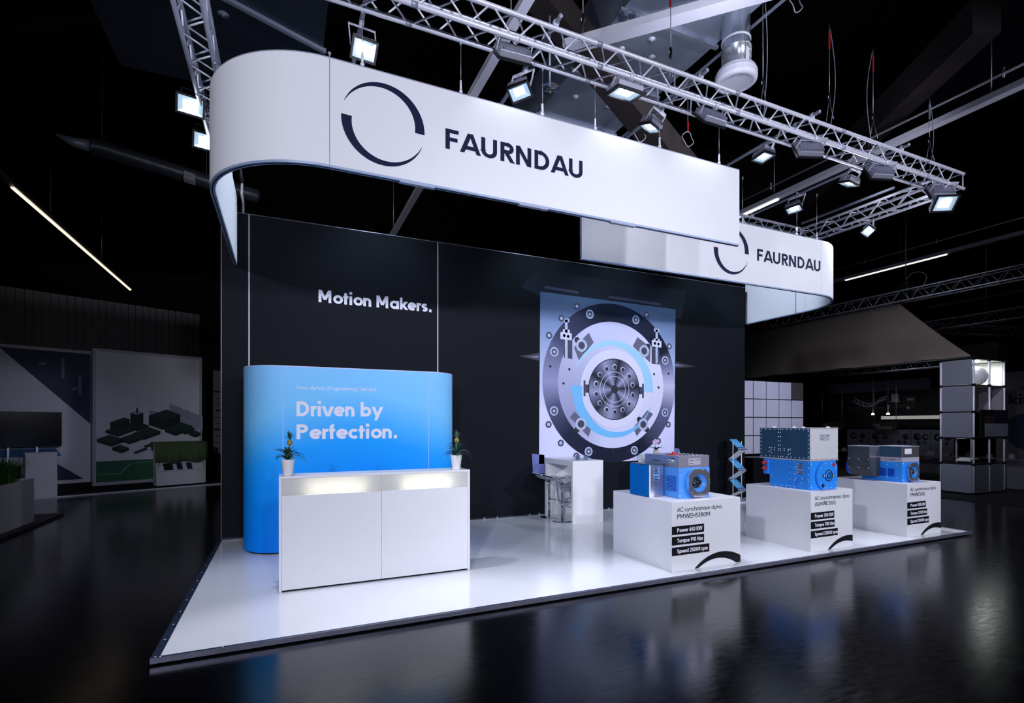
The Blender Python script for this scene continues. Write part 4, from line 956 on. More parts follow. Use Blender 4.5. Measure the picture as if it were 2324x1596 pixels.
rail('grey lighting rail with white tube, right of the second banner', 18.5, 5, 20, 6.95, [(8.9, 12.0)], m=mat('grey_rail', (.42, .42, .55), .5), es=1.0)
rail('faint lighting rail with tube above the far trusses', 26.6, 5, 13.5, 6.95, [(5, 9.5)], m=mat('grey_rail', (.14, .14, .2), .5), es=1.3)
def pipe(label, x, y0, y1, z, r=.022):
    t = thing('sprinkler_pipe', label, 'pipe', (x, y0, z), 'thin pipes under the roof'); B().cyl((x, y0, z), (x, y1, z), r, 8).done('pipe', m_gloss, t)
    y = y0+1.0
    while y < y1: B().cyl((x, y, z-.06), (x, y, z+.10), .018, 8).done('sprinkler_head', m_alu, t); y += 2.2
pipe('thin pipe with sprinkler heads beside the white rail behind the truss corner', 10.78, 3.4, 9.7, 7.5)
pipe('thin pipe with sprinkler heads above the grey rail on the right', 18.95, 4, 14, 7.55, .02)
def beam_obj(label, p, q, wd, h, m=None, up=(0,0,1), cat='beam'):
    p = V(p); b = B().beam(p, q, wd, h, up).done('roof_beam', m or m_timber, None, p); tag(b, label, cat, 'roof beams'); return b
beam_obj('dark glulam beam across the top left of the roof, above the black hall', (-9.4, 15.1, 9.25), (2.3, 8.2, 9.25), .35, .55)
beam_obj('massive dark glulam beam far behind the corner of the truss', (13.0, 15.1, 10.4), (27, 7.0, 10.4), .5, 2.8)
beam_obj('slanting dark timber brace passing in front of the shiny duct', (3.2, 6.62, 8.15), (6.1, 6.62, 5.95), .40, .34)
beam_obj('dark roof beam in the upper right corner above the sprinkler pipe', (9.8, 4.2, 8.0), (13.5, 10.5, 8.0), .4, .55)
beam_obj('white flat beam running under the shiny duct', (3.6, 6.28, 7.05), (6.5, 3.35, 7.05), .20, .10, m_rail)
slm = mat('dark_navy_deck', (.016, .013, .034), .7, var=.2)
dk = thing('roof_deck', 'dark navy ribbed roof deck in the upper right corner', 'roof', (15, 6, 9))
for k in range(22):
    p = V((10.6+.18*k, 2.6+.28*k, 10.2)); B().beam(p, p+V((6.6, -3.9, 0)), .30, .05).done('rib', slm, dk)
# big shiny duct
du = thing('air_duct', 'shiny galvanised air duct under the roof, crossed by the white beam', 'duct', (5.2, 6, 7.6))
ys = [2.6, 4.6, 5.95, 7.3, 8.6, 10.2]
for i in range(5): B().box(4.36, 6.07, ys[i]+.004, ys[i+1]-.004, 7.60, 8.4).done('duct_section', m_duct, du)
for y in ys[1:5]: B().box(4.30, 6.12, y-.03, y+.03, 7.55, 7.598).done('flange_bar', m_alud, du)
for x, y in ((5.0, 5.35), (5.55, 5.3), (5.35, 6.55), (4.8, 6.6), (5.1, 6.25), (4.75, 7.9), (5.45, 7.9)):
    B().lathe([(.055, 0), (.05, -.014), (.012, -.014), (.012, -.03), (0, -.03)], (x, y, 7.598), 14).done('stiffener_washer', m_alu, du)
B().box(6.10, 6.13, 2.6, 10, 7.42, 7.45).done('cable_tray', m_alud, du)
# dark duct
d2 = thing('air_duct', 'dark sheet metal duct above the rounded end of the front banner', 'duct', (-.7, 8.2, 7.25))
for a, c in ((6.95, 7.75), (7.76, 8.55), (8.56, 9.6)): B().box(-2.3, .52, a, c, 7.25, 7.9).done('duct_section', m_ductdk, d2)
B().beam((-2.2, 6.93, 7.23), (.55, 8.0, 7.23), .06, .06).done('angle_bar', m_alud, d2)
for x, y in ((-.85, 7.3), (-.75, 7.85)): B().lathe([(.07, 0), (.065, -.012), (.014, -.012), (.014, -.03), (0, -.03)], (x, y, 7.248), 16).done('stiffener_washer', m_alud, d2)
# round outlet
vt = thing('air_outlet', 'round galvanised air outlet with slatted white diffuser and number label', 'air outlet', (5.91, 5.4, 6.5))
m_pipe = mat('shiny_spiral_pipe', (.62, .66, .74), .22, .8, var=.1)
c = V((5.91, 5.40, 0)); o = lambda z: (c.x, c.y, z)
B().lathe([(.190, 7.0), (.190, 7.60)], c, 36).done('upper_pipe', m_pipe, vt); B().lathe([(.19, 7.24), (.20, 7.235), (.20, 7.215), (.19, 7.21)], c, 36).done('pipe_collar', m_alu, vt)
B().lathe([(.190, 6.80), (.193, 6.82), (.193, 7.08), (.205, 7.085), (.205, 7.10), (.19, 7.105)], c, 36).done('lower_pipe', m_pipe, vt)
B().lathe([(.0, 6.82), (.24, 6.82), (.262, 6.80), (.262, 6.775)], c, 40).done('diffuser_plate', m_alu, vt)
B().lathe([(.20, 6.775), (.275, 6.77), (.285, 6.74), (.275, 6.71), (.285, 6.69), (.28, 6.65), (.255, 6.63), (.20, 6.62), (.195, 6.645)], c, 40).done('diffuser_ring', m_rail, vt)
for k in range(8):
    x = -.165+.047*k; h = math.sqrt(max(.20**2-x*x, 0)); B().obox((c.x+x, c.y, 6.645), (.004, 0, .016), (0, h, 0), (.016, 0, -.004)).done('slat', m_rail, vt)
lab = B(); N = 8
def cylp(a, z, r=.1955): th = math.radians(-112)+a/r; return (c.x+r*math.cos(th), c.y+r*math.sin(th), z)
for k in range(N): lab.add([cylp(.05+.17*k/N, 6.84), cylp(.05+.17*(k+1)/N, 6.84), cylp(.05+.17*(k+1)/N, 7.10, .2075), cylp(.05+.17*k/N, 7.10, .2075)], [(0, 1, 2, 3)])
lb = lab.done('number_label', m_white, vt)
lettering(lb, 'RLT13', m_black, (0,0,0), .062, .13, .17, fn=lambda a, z: cylp(.058+a, 7.02+z, .2095)); lettering(lb, '02', m_black, (0,0,0), .062, .13, .072, fn=lambda a, z: cylp(.115+a, 6.94+z, .2045)); lettering(lb, '06', m_black, (0,0,0), .062, .13, .072, fn=lambda a, z: cylp(.115+a, 6.86+z, .202))
# flexible black duct and lamp in the left hall
t = thing('flexible_duct', 'black flexible duct with silver end hanging over the left hall', 'duct', (-2.2, 13, 7.2))
pts = [V((-3.7, 12.42, 7.17)), V((-3.3, 12.55, 7.2)), V((-2.5, 12.9, 7.2)), V((-1.6, 13.28, 7.19)), V((-.6, 13.7, 7.2))]; hose = B(); rp = []; rr = []
for i in range(60):
    f = i/59*4; k = min(int(f), 3); rp.append(pts[k].lerp(pts[k+1], f-k)); rr.append(.16 if i % 4 else .170)
hose.tube(rp[8:], rr[8:], 14).done('hose', mat('black_hose', (.030, .034, .045), .4, var=.3), t)
B().tube([pts[0]-V((.25, .1, -.05)), pts[0], rp[9]], [.02, .09, .12], 10).done('torn_end', m_alud, t)
for k in (1, 3): B().cyl(pts[k]+V((0, 0, .15)), V((pts[k].x, pts[k].y, 13)), .006, 6).done('hanger', m_wire, t)
B().obox((-1.88, 13.02, 7.10), (.10, .045, 0), (0, .02, .09), (.0, .06, -.02)).done('hose_label', mat('grey_label', (.25, .25, .27), .6), t)
t = thing('hall_lamp', 'hall lamp with white box and clear bowl at the top of the left truss', 'lamp', (-1.15, 5.35, 5.9))
c = V((-1.36, 6.05, 6.65))
B().obox(c, (.20, 0, 0), (0, .13, 0), (0, 0, .05)).done('gear_box', m_white, t, bevel=.005); B().lathe([(.12, .0), (.21, -.06), (.20, -.14), (.10, -.20), (0, -.21)], c-V((0, 0, .05)), 24).done('bowl', m_tumbler, t)
B().lathe([(.03, 0), (.03, -.12), (0, -.13)], c-V((0, 0, .05)), 10).done('bulb', m_white, t)
B().tube([c+V((-.2, 0, .05)), c+V((-.26, 0, .25)), c+V((-.2, 0, .6)), c+V((-.2, 0, 6.3))], .007, 6).done('cable', m_white, t)
ct_ = [c+V((-.02+.12*math.cos(a*.5), -.02, -.55+.19*math.sin(a*.5)+.01*a)) for a in range(26)]
tag(B().tube(ct_+[c+V((.0, 0, -.2))], .006, 6).done('cable_coil', m_gloss, None, c), 'grey cable coil dangling under the clear bowl lamp', 'cable')
# truss hangers
def hanger(label, x, y, z0, z1, tagc=m_red, loop=0):
    t = thing('truss_sling', label, 'hanger', (x, y, z0), 'wire slings holding the trusses')
    B().cyl((x, y, z0+.18), (x, y, z1), .005, 6).done('wire', m_wire, t)
    for sx in (-1, 1): B().cyl((x, y, z0+.20), (x+sx*.06, y+sx*.10, z0-.14), .004, 6).done('sling_leg', m_wire, t)
    B().lathe([(.012, 0), (.020, .02), (.020, .10), (.010, .13)], (x, y, z0+.16), 10).done('wire_grip', m_dark, t)
    h = B(); h.tube([(x+.022*math.cos(a*PI/6), y, z0+.19+.035+.03*math.sin(a*PI/6)) for a in range(12)], .005, 6, closed=True); h.done('hook', m_alu, t)
    B().box(x-.012, x+.012, y-.008, y+.008, z1-.34, z1-.10).done('safety_tag', tagc, t)
    if loop:
        B().tube([(x+loop*(.02+.14*math.sin(PI*f/14)), y, z1-.05-(z1-z0+.15)*f/14) for f in range(15)], .0055, 6).done('spare_wire', m_alud, t)
hanger('wire sling with black grip hanging from the white flat beam', 4.154, 4.75, 5.90, 7.0)
hanger('wire sling with blue tag beside the round air outlet', 5.71, 4.78, 5.98, 7.6, m_bluetag, .5)
hanger('wire sling with red tag and long spare loop, over the middle of the front truss', 6.974, 4.75, 6.1, 7.35, m_red, .8)
hanger('wire sling with red tag and slanting spare wire, towards the corner of the front truss', 7.95, 4.75, 6.05, 7.30, m_red, -.9)
hanger('wire sling under the white rail at the corner of the front truss', 9.38, 4.75, 6.02, 6.95, m_alud, .7)
hanger('wire sling above the word on the front banner, near the slanting brace', 2.95, 4.75, 5.90, 7.2)
for k, (px, s) in enumerate((((6.1, 4.6, 7.25), 'ring of grey cable beside the blue tag by the air outlet'), ((5.95, 6.4, 6.35), 'small cable loop hanging above the end of the front banner'), ((5.15, 6.6, 6.35), 'cable loop with red end hanging in the dark behind the truss'))):
    p = V(px); ring = [p+V((.11*math.cos(a*PI/9), .02*math.sin(a), .11*math.sin(a*PI/9))) for a in range(18)]
    b = B().tube(ring, .007, 6, closed=True).cyl(p+V((0, 0, .11)), p+V((0, 0, 1.1)), .004, 6)
    b.box(p.x-.012, p.x+.012, p.y-.01, p.y+.01, p.z+.12, p.z+.28, 1)
    tag(b.done('cable_loop', [m_gloss, m_red], None, p), s, 'cable')
for x, y, z, s in ((4.42, 5.95, 7.5, 'round clear glass plate under the shiny duct edge'), (3.0, 5.6, 5.9, 'small round plate hanging behind the word on the front banner')):
    b = B().lathe([(0, 0), (.12, 0), (.125, .008), (0, .012)], (x, y, z), 24).cyl((x, y, z), (x, y, z+.9), .012, 8, 1).lathe([(.014, 0), (.014, -.05), (0, -.06)], (x, y, z), 8, 2)
    tag(b.done('sprinkler', [m_tumbler, m_alud, mat('brass', (.4, .25, .08), .3, .9)], None, (x, y, z)), s, 'sprinkler')
t = B().box(2.3, 2.75, 5.3, 5.5, 6.6, 6.78).done('junction_box', m_rail, None, (2.5, 5.4, 6.6)); t.location = (1.72, 4.98, 6.45); tag(t, 'white junction box peeping over the front truss by the rail', 'box')
b = B().tube([(-.66, 8.75, 6.4), (-.62, 8.7, 5.7), (-.58, 8.66, 5.35)], .035, 10, 1).tube([(-.58, 8.66, 5.4), (-.585, 8.64, 5.2), (-.565, 8.62, 5.05), (-.565, 8.61, WT)], .018, 10)
tag(b.done('cable_sleeve', [m_white, m_dark], None, (-.57, 8.6, WT)), 'white cable sleeve rising from the top of the black wall', 'cable')

# ================================================================== LEFT HALL: NEIGHBOURING STAND
LP = V((-5.33, 15.34, 0)); LD = V((.9007, .4345, 0)); LN = V((-.4345, .9007, 0))
def L(a, b, z): return LP+LD*a+LN*b+V((0, 0, z))
def lbox(bb, a0, a1, b0, b1, z0, z1, m=0): return bb.obox(L((a0+a1)/2, (b0+b1)/2, (z0+z1)/2), LD*(a1-a0)/2, LN*(b1-b0)/2, V((0, 0, (z1-z0)/2)), m)
lamp('hall_fill', 'SPOT', (-2.3, 11.6, 5.2), (-4.7, 14.6, .8), 85, (.50, .57, 1.0), spot_size=math.radians(66), spot_blend=.8, shadow_soft_size=.3)  # added unseen fill for the desk and planter
m_lwhite = mat('matt_white_board', (.62, .62, .66), .7, var=.03); m_navy = mat('navy_print', S(20, 30, 62), .6, var=.5, scale=2); m_frame = mat('grey_frame', (.40, .40, .44), .5)
t = lbox(B(), -9, 7, 0, 3.0, 0, .012).done('carpet', mat('black_carpet', (.008, .008, .010), .95), None, L(0, 1, 0)); tag(t, 'black carpet of the neighbouring stand in the left hall', 'carpet')
t = lbox(B(), -6, 7, -.06, -.001, 0, .03).done('carpet_edge', m_lwhite, None, L(0, 0, 0)); tag(t, 'pale edging strip along the black carpet in the left hall', 'edging')
# corrugated partition
cw = thing('corrugated_wall', 'dark corrugated sheet wall behind the posters in the left hall', 'wall', L(1, 3, 0))
cm = mat('dark_grey_corrugated_sheet', (.050, .050, .048), .55, .1, var=.15)
for k in range(34):
    a = -1.6+.179*k
    lbox(B(), a, a+.140, 3.0, 3.03, .02, 5.42).done('sheet_panel', cm, cw); lbox(B(), a+.141, a+.178, 3.045, 3.06, .02, 5.42).done('sheet_groove', cm, cw)
# poster walls
pw = thing('poster_wall', 'white poster wall with black circuit boxes and green band in the left hall', 'poster wall', L(2.4, .6, 0))
lbox(B(), 1.20, 3.72, .57, .72, .15, 3.70).done('panel', m_lwhite, pw)
for a0, a1, z0, z1 in ((1.195, 1.265, .15, 3.70), (3.66, 3.725, .12, 3.70), (1.265, 3.66, 3.63, 3.70), (1.265, 3.66, .15, .235)): lbox(B(), a0, a1, .555, .57, z0, z1).done('frame', m_frame, pw)
lbox(B(), 1.267, 3.66, .566, .569, .235, .78).done('green_band', mat('dark_green_print', S(30, 92, 62), .6, var=.12), pw)
lbox(B(), 1.2, 3.7, .60, .70, .0125, .15).done('base', m_black, pw)
pr = B(); q = [0]
def LQ(pts, m): q[0] += 1; pr.add([L(a, .5655-.0004*q[0], z) for a, z in pts], [tuple(range(len(pts)))], m)
def isobox(a, z, w, d, h):
    LQ([(a-w, z), (a, z-w*.42), (a, z-w*.42+h), (a-w, z+h)], 0); LQ([(a, z-w*.42), (a+d, z-w*.42+d*.42), (a+d, z-w*.42+d*.42+h), (a, z-w*.42+h)], 0)
    LQ([(a-w, z+h), (a, z-w*.42+h), (a+d, z-w*.42+d*.42+h), (a+d-w, z+d*.42+h)], 1)
for a in ((2.42, 1.99, .0), (2.90, 2.18, .0)):
    LQ([(a[0], a[1]+.15), (a[0]+1.2-.35*(a[0] > 2.6), a[1]-.22), (a[0]+1.2-.35*(a[0] > 2.6), a[1]-.62), (a[0], a[1]-.25)], 2)
LQ([(1.32, .45), (1.75, .45), (2.0, .70), (2.6, .74), (2.6, .715), (2.02, .68), (1.77, .425), (1.32, .425)], 3)
for a, z, w_, d_, h_ in ((2.75, 1.72, .34, .42, .26), (2.15, 1.66, .26, .26, .05), (1.72, 1.52, .26, .36, .06), (1.68, 1.60, .12, .30, .20), (3.05, 1.52, .26, .42, .10), (1.58, 1.28, .30, .26, .08), (2.30, 1.42, .26, .38, .08), (1.98, 1.30, .22, .32, .07), (3.30, 1.50, .14, .22, .10), (3.55, 1.42, .16, .14, .08), (1.80, 1.06, .20, .16, .07), (2.12, .97, .06, .26, .02), (2.35, 1.12, .06, .24, .03), (2.52, 1.02, .06, .2, .06)): isobox(a, z, w_, d_, h_)
LQ([(1.99, 1.60), (2.28, 1.60), (2.28, 2.05), (1.99, 2.05)], 0); LQ([(1.97, 2.05), (2.13, 2.0), (2.30, 2.05), (2.14, 2.10)], 2); LQ([(2.12, 2.05), (2.155, 2.05), (2.155, 2.19), (2.12, 2.19)], 0)
pr.done('printed_picture', [mat('print_black', S(16, 20, 22), .6), mat('print_dark_green', S(26, 52, 46), .6), mat('print_grey_board', S(150, 150, 172), .6, var=.3), mat('print_pale_green', S(90, 150, 120), .6)], pw)
dw = thing('poster_wall', 'white wall with dark triangular photo print behind the black screen in the left hall', 'poster wall', L(-1, .8, 0))
lbox(B(), -5.5, 1.19, .75, .85, .25, 3.63).done('panel', m_lwhite, dw); lbox(B(), -5.5, 1.19, .74, .75, 3.56, 3.63).done('top_frame', m_frame, dw); lbox(B(), -5.5, 1.18, .77, .84, .0125, .25).done('base', m_black, dw)
pr = B(); pr.add([L(-.50, .746, 3.555), L(1.185, .746, 3.555), L(1.185, .746, 1.75)], [(0, 1, 2)], 0); pr.add([L(.30, .746, .95), L(1.05, .746, .34), L(.1, .746, .34)], [(0, 1, 2)], 0); pr.add([L(-1.2, .745, 1.15), L(.5, .745, 1.15), L(.62, .745, .95), L(-1.2, .745, .95)], [(0, 1, 2, 3)], 1)
for a, z, w_, h_ in ((.62, 2.9, .05, .5), (.95, 2.5, .05, .5), (.2, 3.2, .12, .06), (.8, 2.62, .18, .05)): pr.add([L(a, .7445, z), L(a+w_, .7445, z), L(a+w_, .7445, z+h_), L(a, .7445, z+h_)], [(0, 1, 2, 3)], 2)
pr.done('printed_photo', [m_navy, mat('print_mid_blue', S(20, 80, 140), .6), mat('print_pale_grey', S(96, 104, 140), .6, var=.3)], dw)
tv = thing('television', 'big black television on a stand in front of the triangular photo print', 'television', L(0, .5, 0))
lbox(B(), -1.2, .585, .47, .53, 1.205, 2.04).done('screen_case', m_dark, tv, bevel=.01); lbox(B(), -1.18, .565, .466, .469, 1.225, 2.02).done('screen', mat('black_screen', (.002, .002, .003), .15), tv)
for a in (-.36, .135):
    lbox(B(), a-.018, a+.018, .50, .54, .05, 1.22).done('stand_pole', m_alu, tv); lbox(B(), a-.2, a+.2, .35, .7, 0.013, .05).done('stand_foot', m_dark, tv)
t = thing('desk', 'white box desk below the television in the left hall', 'desk', L(.16, .3, 0))
lbox(B(), -.12, .44, .05, .40, .012, 1.045).done('body', m_lwhite, t, bevel=.004); lbox(B(), -.13, .155, .045, .405, 1.046, 1.08).done('top', m_lwhite, t); lbox(B(), .160, .445, .045, .405, 1.046, 1.08).done('top', m_lwhite, t)
t = thing('tub_chair', 'pale chair half hidden behind the grass planter', 'chair', L(-.55, -.55, 0))
c = L(-.50, -.62, 0)
B().lathe([(0, .40), (.20, .41), (.26, .47), (.28, .56), (.265, .56), (.24, .48), (.18, .44), (0, .43)], c, 24).done('seat', m_lwhite, t); B().cyl(c+V((0, 0, .02)), c+V((0, 0, .41)), .03, 12).done('column', m_alu, t); B().lathe([(0, .02), (.2, .015), (.2, 0), (0, 0)], c, 24).done('base', m_alu, t)
bk = B(); bk.prism(arc2(0, 0, .27, .27, 20, 160, 12)+arc2(0, 0, .255, .255, 160, 20, 12), lambda a, e, z: (c.x-a*.9, c.y+e, z), .50, .80); bk.done('backrest', m_dark, t, fix=True)
# planter
pl = thing('planter', 'long white planter box with green grass at the left edge of the hall', 'planter', (-4.3, 10.5, 0))
B().box(-4.55, -4.0, 8.6, 11.57, .05, .10).box(-4.55, -4.53, 8.6, 11.57, .10, .80).box(-4.02, -4.0, 8.6, 11.57, .10, .80).box(-4.53, -4.02, 8.6, 8.62, .10, .80).box(-4.53, -4.02, 11.55, 11.57, .10, .80).done('box', m_lwhite, pl); B().box(-4.53, -4.02, 8.62, 11.55, .70, .76).done('soil', m_soil, pl)
t = thing('low_platform', 'thin black platform under the white grass planter', 'platform', (-4.3, 10.5, 0)); B().box(-4.8, -3.9, 7.5, 12.5, .0, .045).done('board', mat('charcoal_board', (.012, .012, .013), .5), t)
B().box(-3.9, -3.875, 7.5, 12.5, 0, .047).done('edge', mat('charcoal_edge', (.035, .035, .035), .4), t)
m_grass = mat('bright_grass', (.035, .14, .025), .5, var=.5, scale=20)
for k in range(4):
    r = random.Random(20+k); cx, cy = -4.26, 11.22-.50*k; gb = B(); o = V((cx, cy, .76))
    for j in range(240):
        az = r.uniform(0, 2*PI); vs, fs = blade(az, r.uniform(.34, .56), r.uniform(70, 88), r.uniform(5, 75), .010, 0, r.uniform(.0, .11), n=5); off = V((r.uniform(-.08, .08), r.uniform(-.13, .13), 0)); gb.add([V(v)+o+off for v in vs], fs, smooth=True)
    g = gb.done('grass_tuft', m_grass, None, o); tag(g, ['green grass tuft at the planter corner nearest the poster walls', 'green grass tuft, second from the planter corner', 'green grass tuft, third from the planter corner, cut by the picture edge', 'green grass tuft at the near end of the planter'][k], 'plant', 'grass tufts in the planter')
# leaflet counter with cloth
lc = thing('leaflet_counter', 'low white counter with leaflet recess in front of the green banded poster', 'counter', L(3.1, .3, 0))
b = B(); lbox(b, 2.49, 3.70, .20, .50, .06, .44); lbox(b, 2.49, 3.70, .20, .50, .74, 1.235); lbox(b, 2.49, 2.52, .20, .50, .44, .74); lbox(b, 3.67, 3.70, .20, .50, .44, .74); lbox(b, 2.52, 3.67, .44, .50, .44, .74)
b.done('body', m_lwhite, lc)
for a in (2.55, 3.1, 3.64): lbox(B(), a-.02, a+.02, .25, .29, .012, .06).done('foot', m_dark, lc)
B().add([L(2.53, .225, .445), L(3.66, .225, .445), L(3.66, .43, .73), L(2.53, .43, .73)], [(0, 1, 2, 3)]).done('sloping_shelf', m_lwhite, lc)
for k, (a, w_) in enumerate(((2.68, .22), (3.00, .13), (3.24, .13))):
    o = L(a, .30, .55); b = B(); b.obox(L(a+w_/2, .285, .565), LD*w_/2, (LN*.205+V((0, 0, .285))).normalized()*.105, (LN*.285-V((0, 0, .205))).normalized()*-.005)
    tag(b.done('leaflet', m_navy if k else m_hall, None, o), ['large dark leaflet lying in the recess of the white counter', 'small dark leaflet in the middle of the counter recess', 'small dark leaflet farthest from the large one in the counter recess'][k], 'leaflet', 'leaflets in the counter recess')
cl = B(); n = 26; r = random.Random(5); vs = []
for i in range(n+1):
    a = 2.44+1.30*i/n; wv = .018*math.sin(i*1.9)+.012*math.sin(i*.8)
    vs += [L(a, .53, 1.10), L(a, .51, 1.255), L(a, .19, 1.255), L(a, .165-wv*.5, 1.0), L(a, .16-wv, .70+.03*math.sin(i*.55))]
fs = [(5*i+k, 5*i+k+1, 5*i+k+6, 5*i+k+5) for i in range(n) for k in range(4)]
t = cl.add(vs, fs, smooth=True).done('cloth', mat('olive_green_cloth', S(76, 96, 62), .9, var=.15), None, L(3.1, .3, 1.25)); t.modifiers.new('th', 'SOLIDIFY').thickness = .006
tag(t, 'olive green cloth draped over the white leaflet counter', 'cloth')
t = thing('text_panel', 'narrow pale panel with lines of text beside the black backdrop wall', 'panel', L(4.6, 1.6, 0)); lbox(B(), 4.40, 5.3, 1.6, 1.64, .80, 3.45).done('panel', mat('dim_grey_board', (.16, .16, .2), .7), t)
b = B()
for k in range(9):
    z = 2.75-.2*k; b.add([L(4.42+.05*(k % 2), 1.597, z), L(4.95, 1.597, z), L(4.95, 1.597, z+(.05 if k % 3 == 0 else .015)), L(4.42+.05*(k % 2), 1.597, z+(.05 if k % 3 == 0 else .015))], [(0, 1, 2, 3)])
b.done('text_lines', m_black, t); lbox(B(), 4.42, 5.28, 1.605, 1.635, 0, .80).done('base', m_black, t)

# ================================================================== RIGHT HALL: NEIGHBOURING STAND
lamp('hall_fill', 'SPOT', (12.3, 6.6, 5.0), (12.4, 10.0, 2.0), 200, (.50, .52, 1.0), spot_size=math.radians(58), spot_blend=.9, shadow_soft_size=.2)  # added unseen fill for the square panel wall
lamp('hall_fill', 'SPOT', (10.9, 3.6, 6.4), (15.6, 8.2, 3.0), 700, (.80, .82, 1.0), spot_size=math.radians(50), spot_blend=.9, shadow_soft_size=.3)  # added unseen fill for canopy and shelf tower
lamp('hall_fill', 'SPOT', (17.5, 8.5, 4.8), (20.5, 11.5, 1.4), 45, (.85, .85, 1.0), spot_size=math.radians(95), spot_blend=.9, shadow_soft_size=.3)  # added unseen fill for the display boards and table
t = B().box(14.1, 30, 4.0, 22, 0, .012).done('carpet', mat('dark_grey_carpet', (.030, .030, .036), .95), None, (16, 8, 0)); tag(t, 'dark grey carpet under the shelf tower on the right', 'carpet')
cn = thing('fabric_canopy', 'large brown sloping fabric canopy under the truss on the right', 'canopy', (16.5, 10, 3.4))
m_can = mat('brown_canopy_fabric', (.165, .130, .112), .85, var=.10, scale=1.2)
b = B(); nu, nv = 60, 12; vs = []
for i in range(nu+1):
    f = i/nu
    for j in range(nv+1):
        g = j/nv; top = V((16.5, 9.1+8.4*f, 5.26)); bot = V((15.25, 6.83+10.7*f, 3.39)); p = top.lerp(bot, g)
        sag = .16*math.sin(PI*g)*(1-.25*f); fold = (.035*math.sin(f*62+g*2)+.03*math.sin(f*27))*g*g
        p += V((.83, 0, -.55))*sag+V((-.83, 0, .3))*fold; vs.append(p)
b.add(vs, [(i*(nv+1)+j, i*(nv+1)+j+1, (i+1)*(nv+1)+j+1, (i+1)*(nv+1)+j) for i in range(nu) for j in range(nv)], smooth=True)
b.done('side_panel', m_can, cn).modifiers.new('th', 'SOLIDIFY').thickness = .01
B().tube([(15.25, 6.83, 3.37), (15.25, 17.6, 3.37)], .03, 8).done('eave_bar', m_dark, cn)
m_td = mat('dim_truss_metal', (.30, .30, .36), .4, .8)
truss('truss over the ridge of the brown canopy', (16.5, 3.0, 5.47), (16.5, 17.5, 5.47), w=.30, joined=True, m=mat('ridge_truss_metal', (.50, .50, .58), .4, .8), group='trusses of the right hall')
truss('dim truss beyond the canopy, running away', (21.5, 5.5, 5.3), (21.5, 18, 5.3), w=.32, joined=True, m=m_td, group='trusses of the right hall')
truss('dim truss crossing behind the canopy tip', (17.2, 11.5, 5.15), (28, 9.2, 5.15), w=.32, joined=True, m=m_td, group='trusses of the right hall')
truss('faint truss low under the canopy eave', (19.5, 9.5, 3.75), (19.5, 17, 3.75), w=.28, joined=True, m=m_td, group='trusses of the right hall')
t = thing('truss_hoist', 'black motor hoist and chain above the tip of the brown canopy', 'hoist', (16.5, 8.9, 5.6)); B().cyl((16.5, 8.95, 5.75), (16.5, 8.95, 8.8), .012, 6).done('chain', m_wire, t); B().box(16.36, 16.64, 8.83, 9.07, 5.35, 5.9).done('strap', m_dark, t, bevel=.02)
B().tube([(16.5+.02*math.sin(a), 8.7+.28*math.cos(a*PI/10), 5.85+.24*math.sin(a*PI/10)) for a in range(20)], .010, 6, closed=True).done('cable_loop', m_gloss, t)
# white square panel wall
gw = thing('panel_wall', 'white wall of square panels in black frame beside the black backdrop wall', 'wall', (12.4, 10.07, 0)); m_sq = mat('matt_lilac_white_panel', (.60, .59, .66), .65, var=.04)
zs = [.93, 1.43, 1.93, 2.43, 2.93]; xs = [10.66+.5*k for k in range(7)]
for i in range(6):
    for k in range(4): B().box(xs[i]+.012, xs[i+1]-.012, 10.07, 10.085, zs[k]+.012, zs[k+1]-.012).done('panel', mat('brown_panel', (.06, .05, .045), .7) if (i == 5 and k == 3) else m_sq, gw)
for x in xs: B().box(x-.012, x+.012, 10.078, 10.10, 0, 2.94).done('upright', m_dark, gw)
for z in zs: B().box(xs[0], xs[-1], 10.079, 10.10, z-.012, z+.012).done('crossbar', m_dark, gw)
t = thing('dark_counter', 'dark counter at the foot of the square panel wall', 'counter', (11.6, 9.7, 0)); B().box(10.9, 12.6, 9.4, 9.9, .02, .86).done('body', m_black, t, bevel=.01); B().box(10.88, 12.62, 9.38, 9.92, .861, .885).done('top', m_dark, t)
# shelf tower
tw = thing('shelf_tower', 'tall aluminium shelf tower with silver panels under the canopy corner', 'shelf', (15.9, 7.1, 0)); m_sp = mat('silver_panel', (.40, .42, .50), .38, .55, var=.05)
zz = [.05, .76, 1.40, 2.045, 2.70, 3.34]; X0, XM, X1, Y0, Y1 = 15.27, 15.98, 16.68, 6.80, 7.48
for x in (X0, XM, X1):
    for y in (Y0, Y1): B().cyl((x, y, .0), (x, y, 3.35), .022, 10).done('upright', m_alu, tw)
for z in zz:
    b = B()
    for y in (Y0, Y1): b.cyl((X0, y, z), (X1, y, z), .012, 8)
    for x in (X0, XM, X1): b.cyl((x, Y0, z), (x, Y1, z), .012, 8)
    b.done('crossbar', m_dark, tw)
    for x in (X0, XM, X1): B().box(x-.028, x+.028, Y0-.028, Y0+.028, z-.03, z+.03).done('node', m_dark, tw)
    B().box(X0-.028, X0+.028, Y1-.028, Y1+.028, z-.03, z+.03).done('node', m_dark, tw)
for k in (0, 2, 3, 4): B().box(X0-.006, X0+.006, Y0+.03, Y1-.03, zz[k]+.015, zz[k+1]-.015).done('panel', m_sp, tw)
for a, c in ((X0, XM), (XM, X1)): B().box(a+.03, c-.03, Y0-.006, Y0+.006, zz[0]+.015, zz[1]-.015).done('panel', m_sp, tw)
m_wp = mat('white_back_panel', (.62, .62, .60), .6)
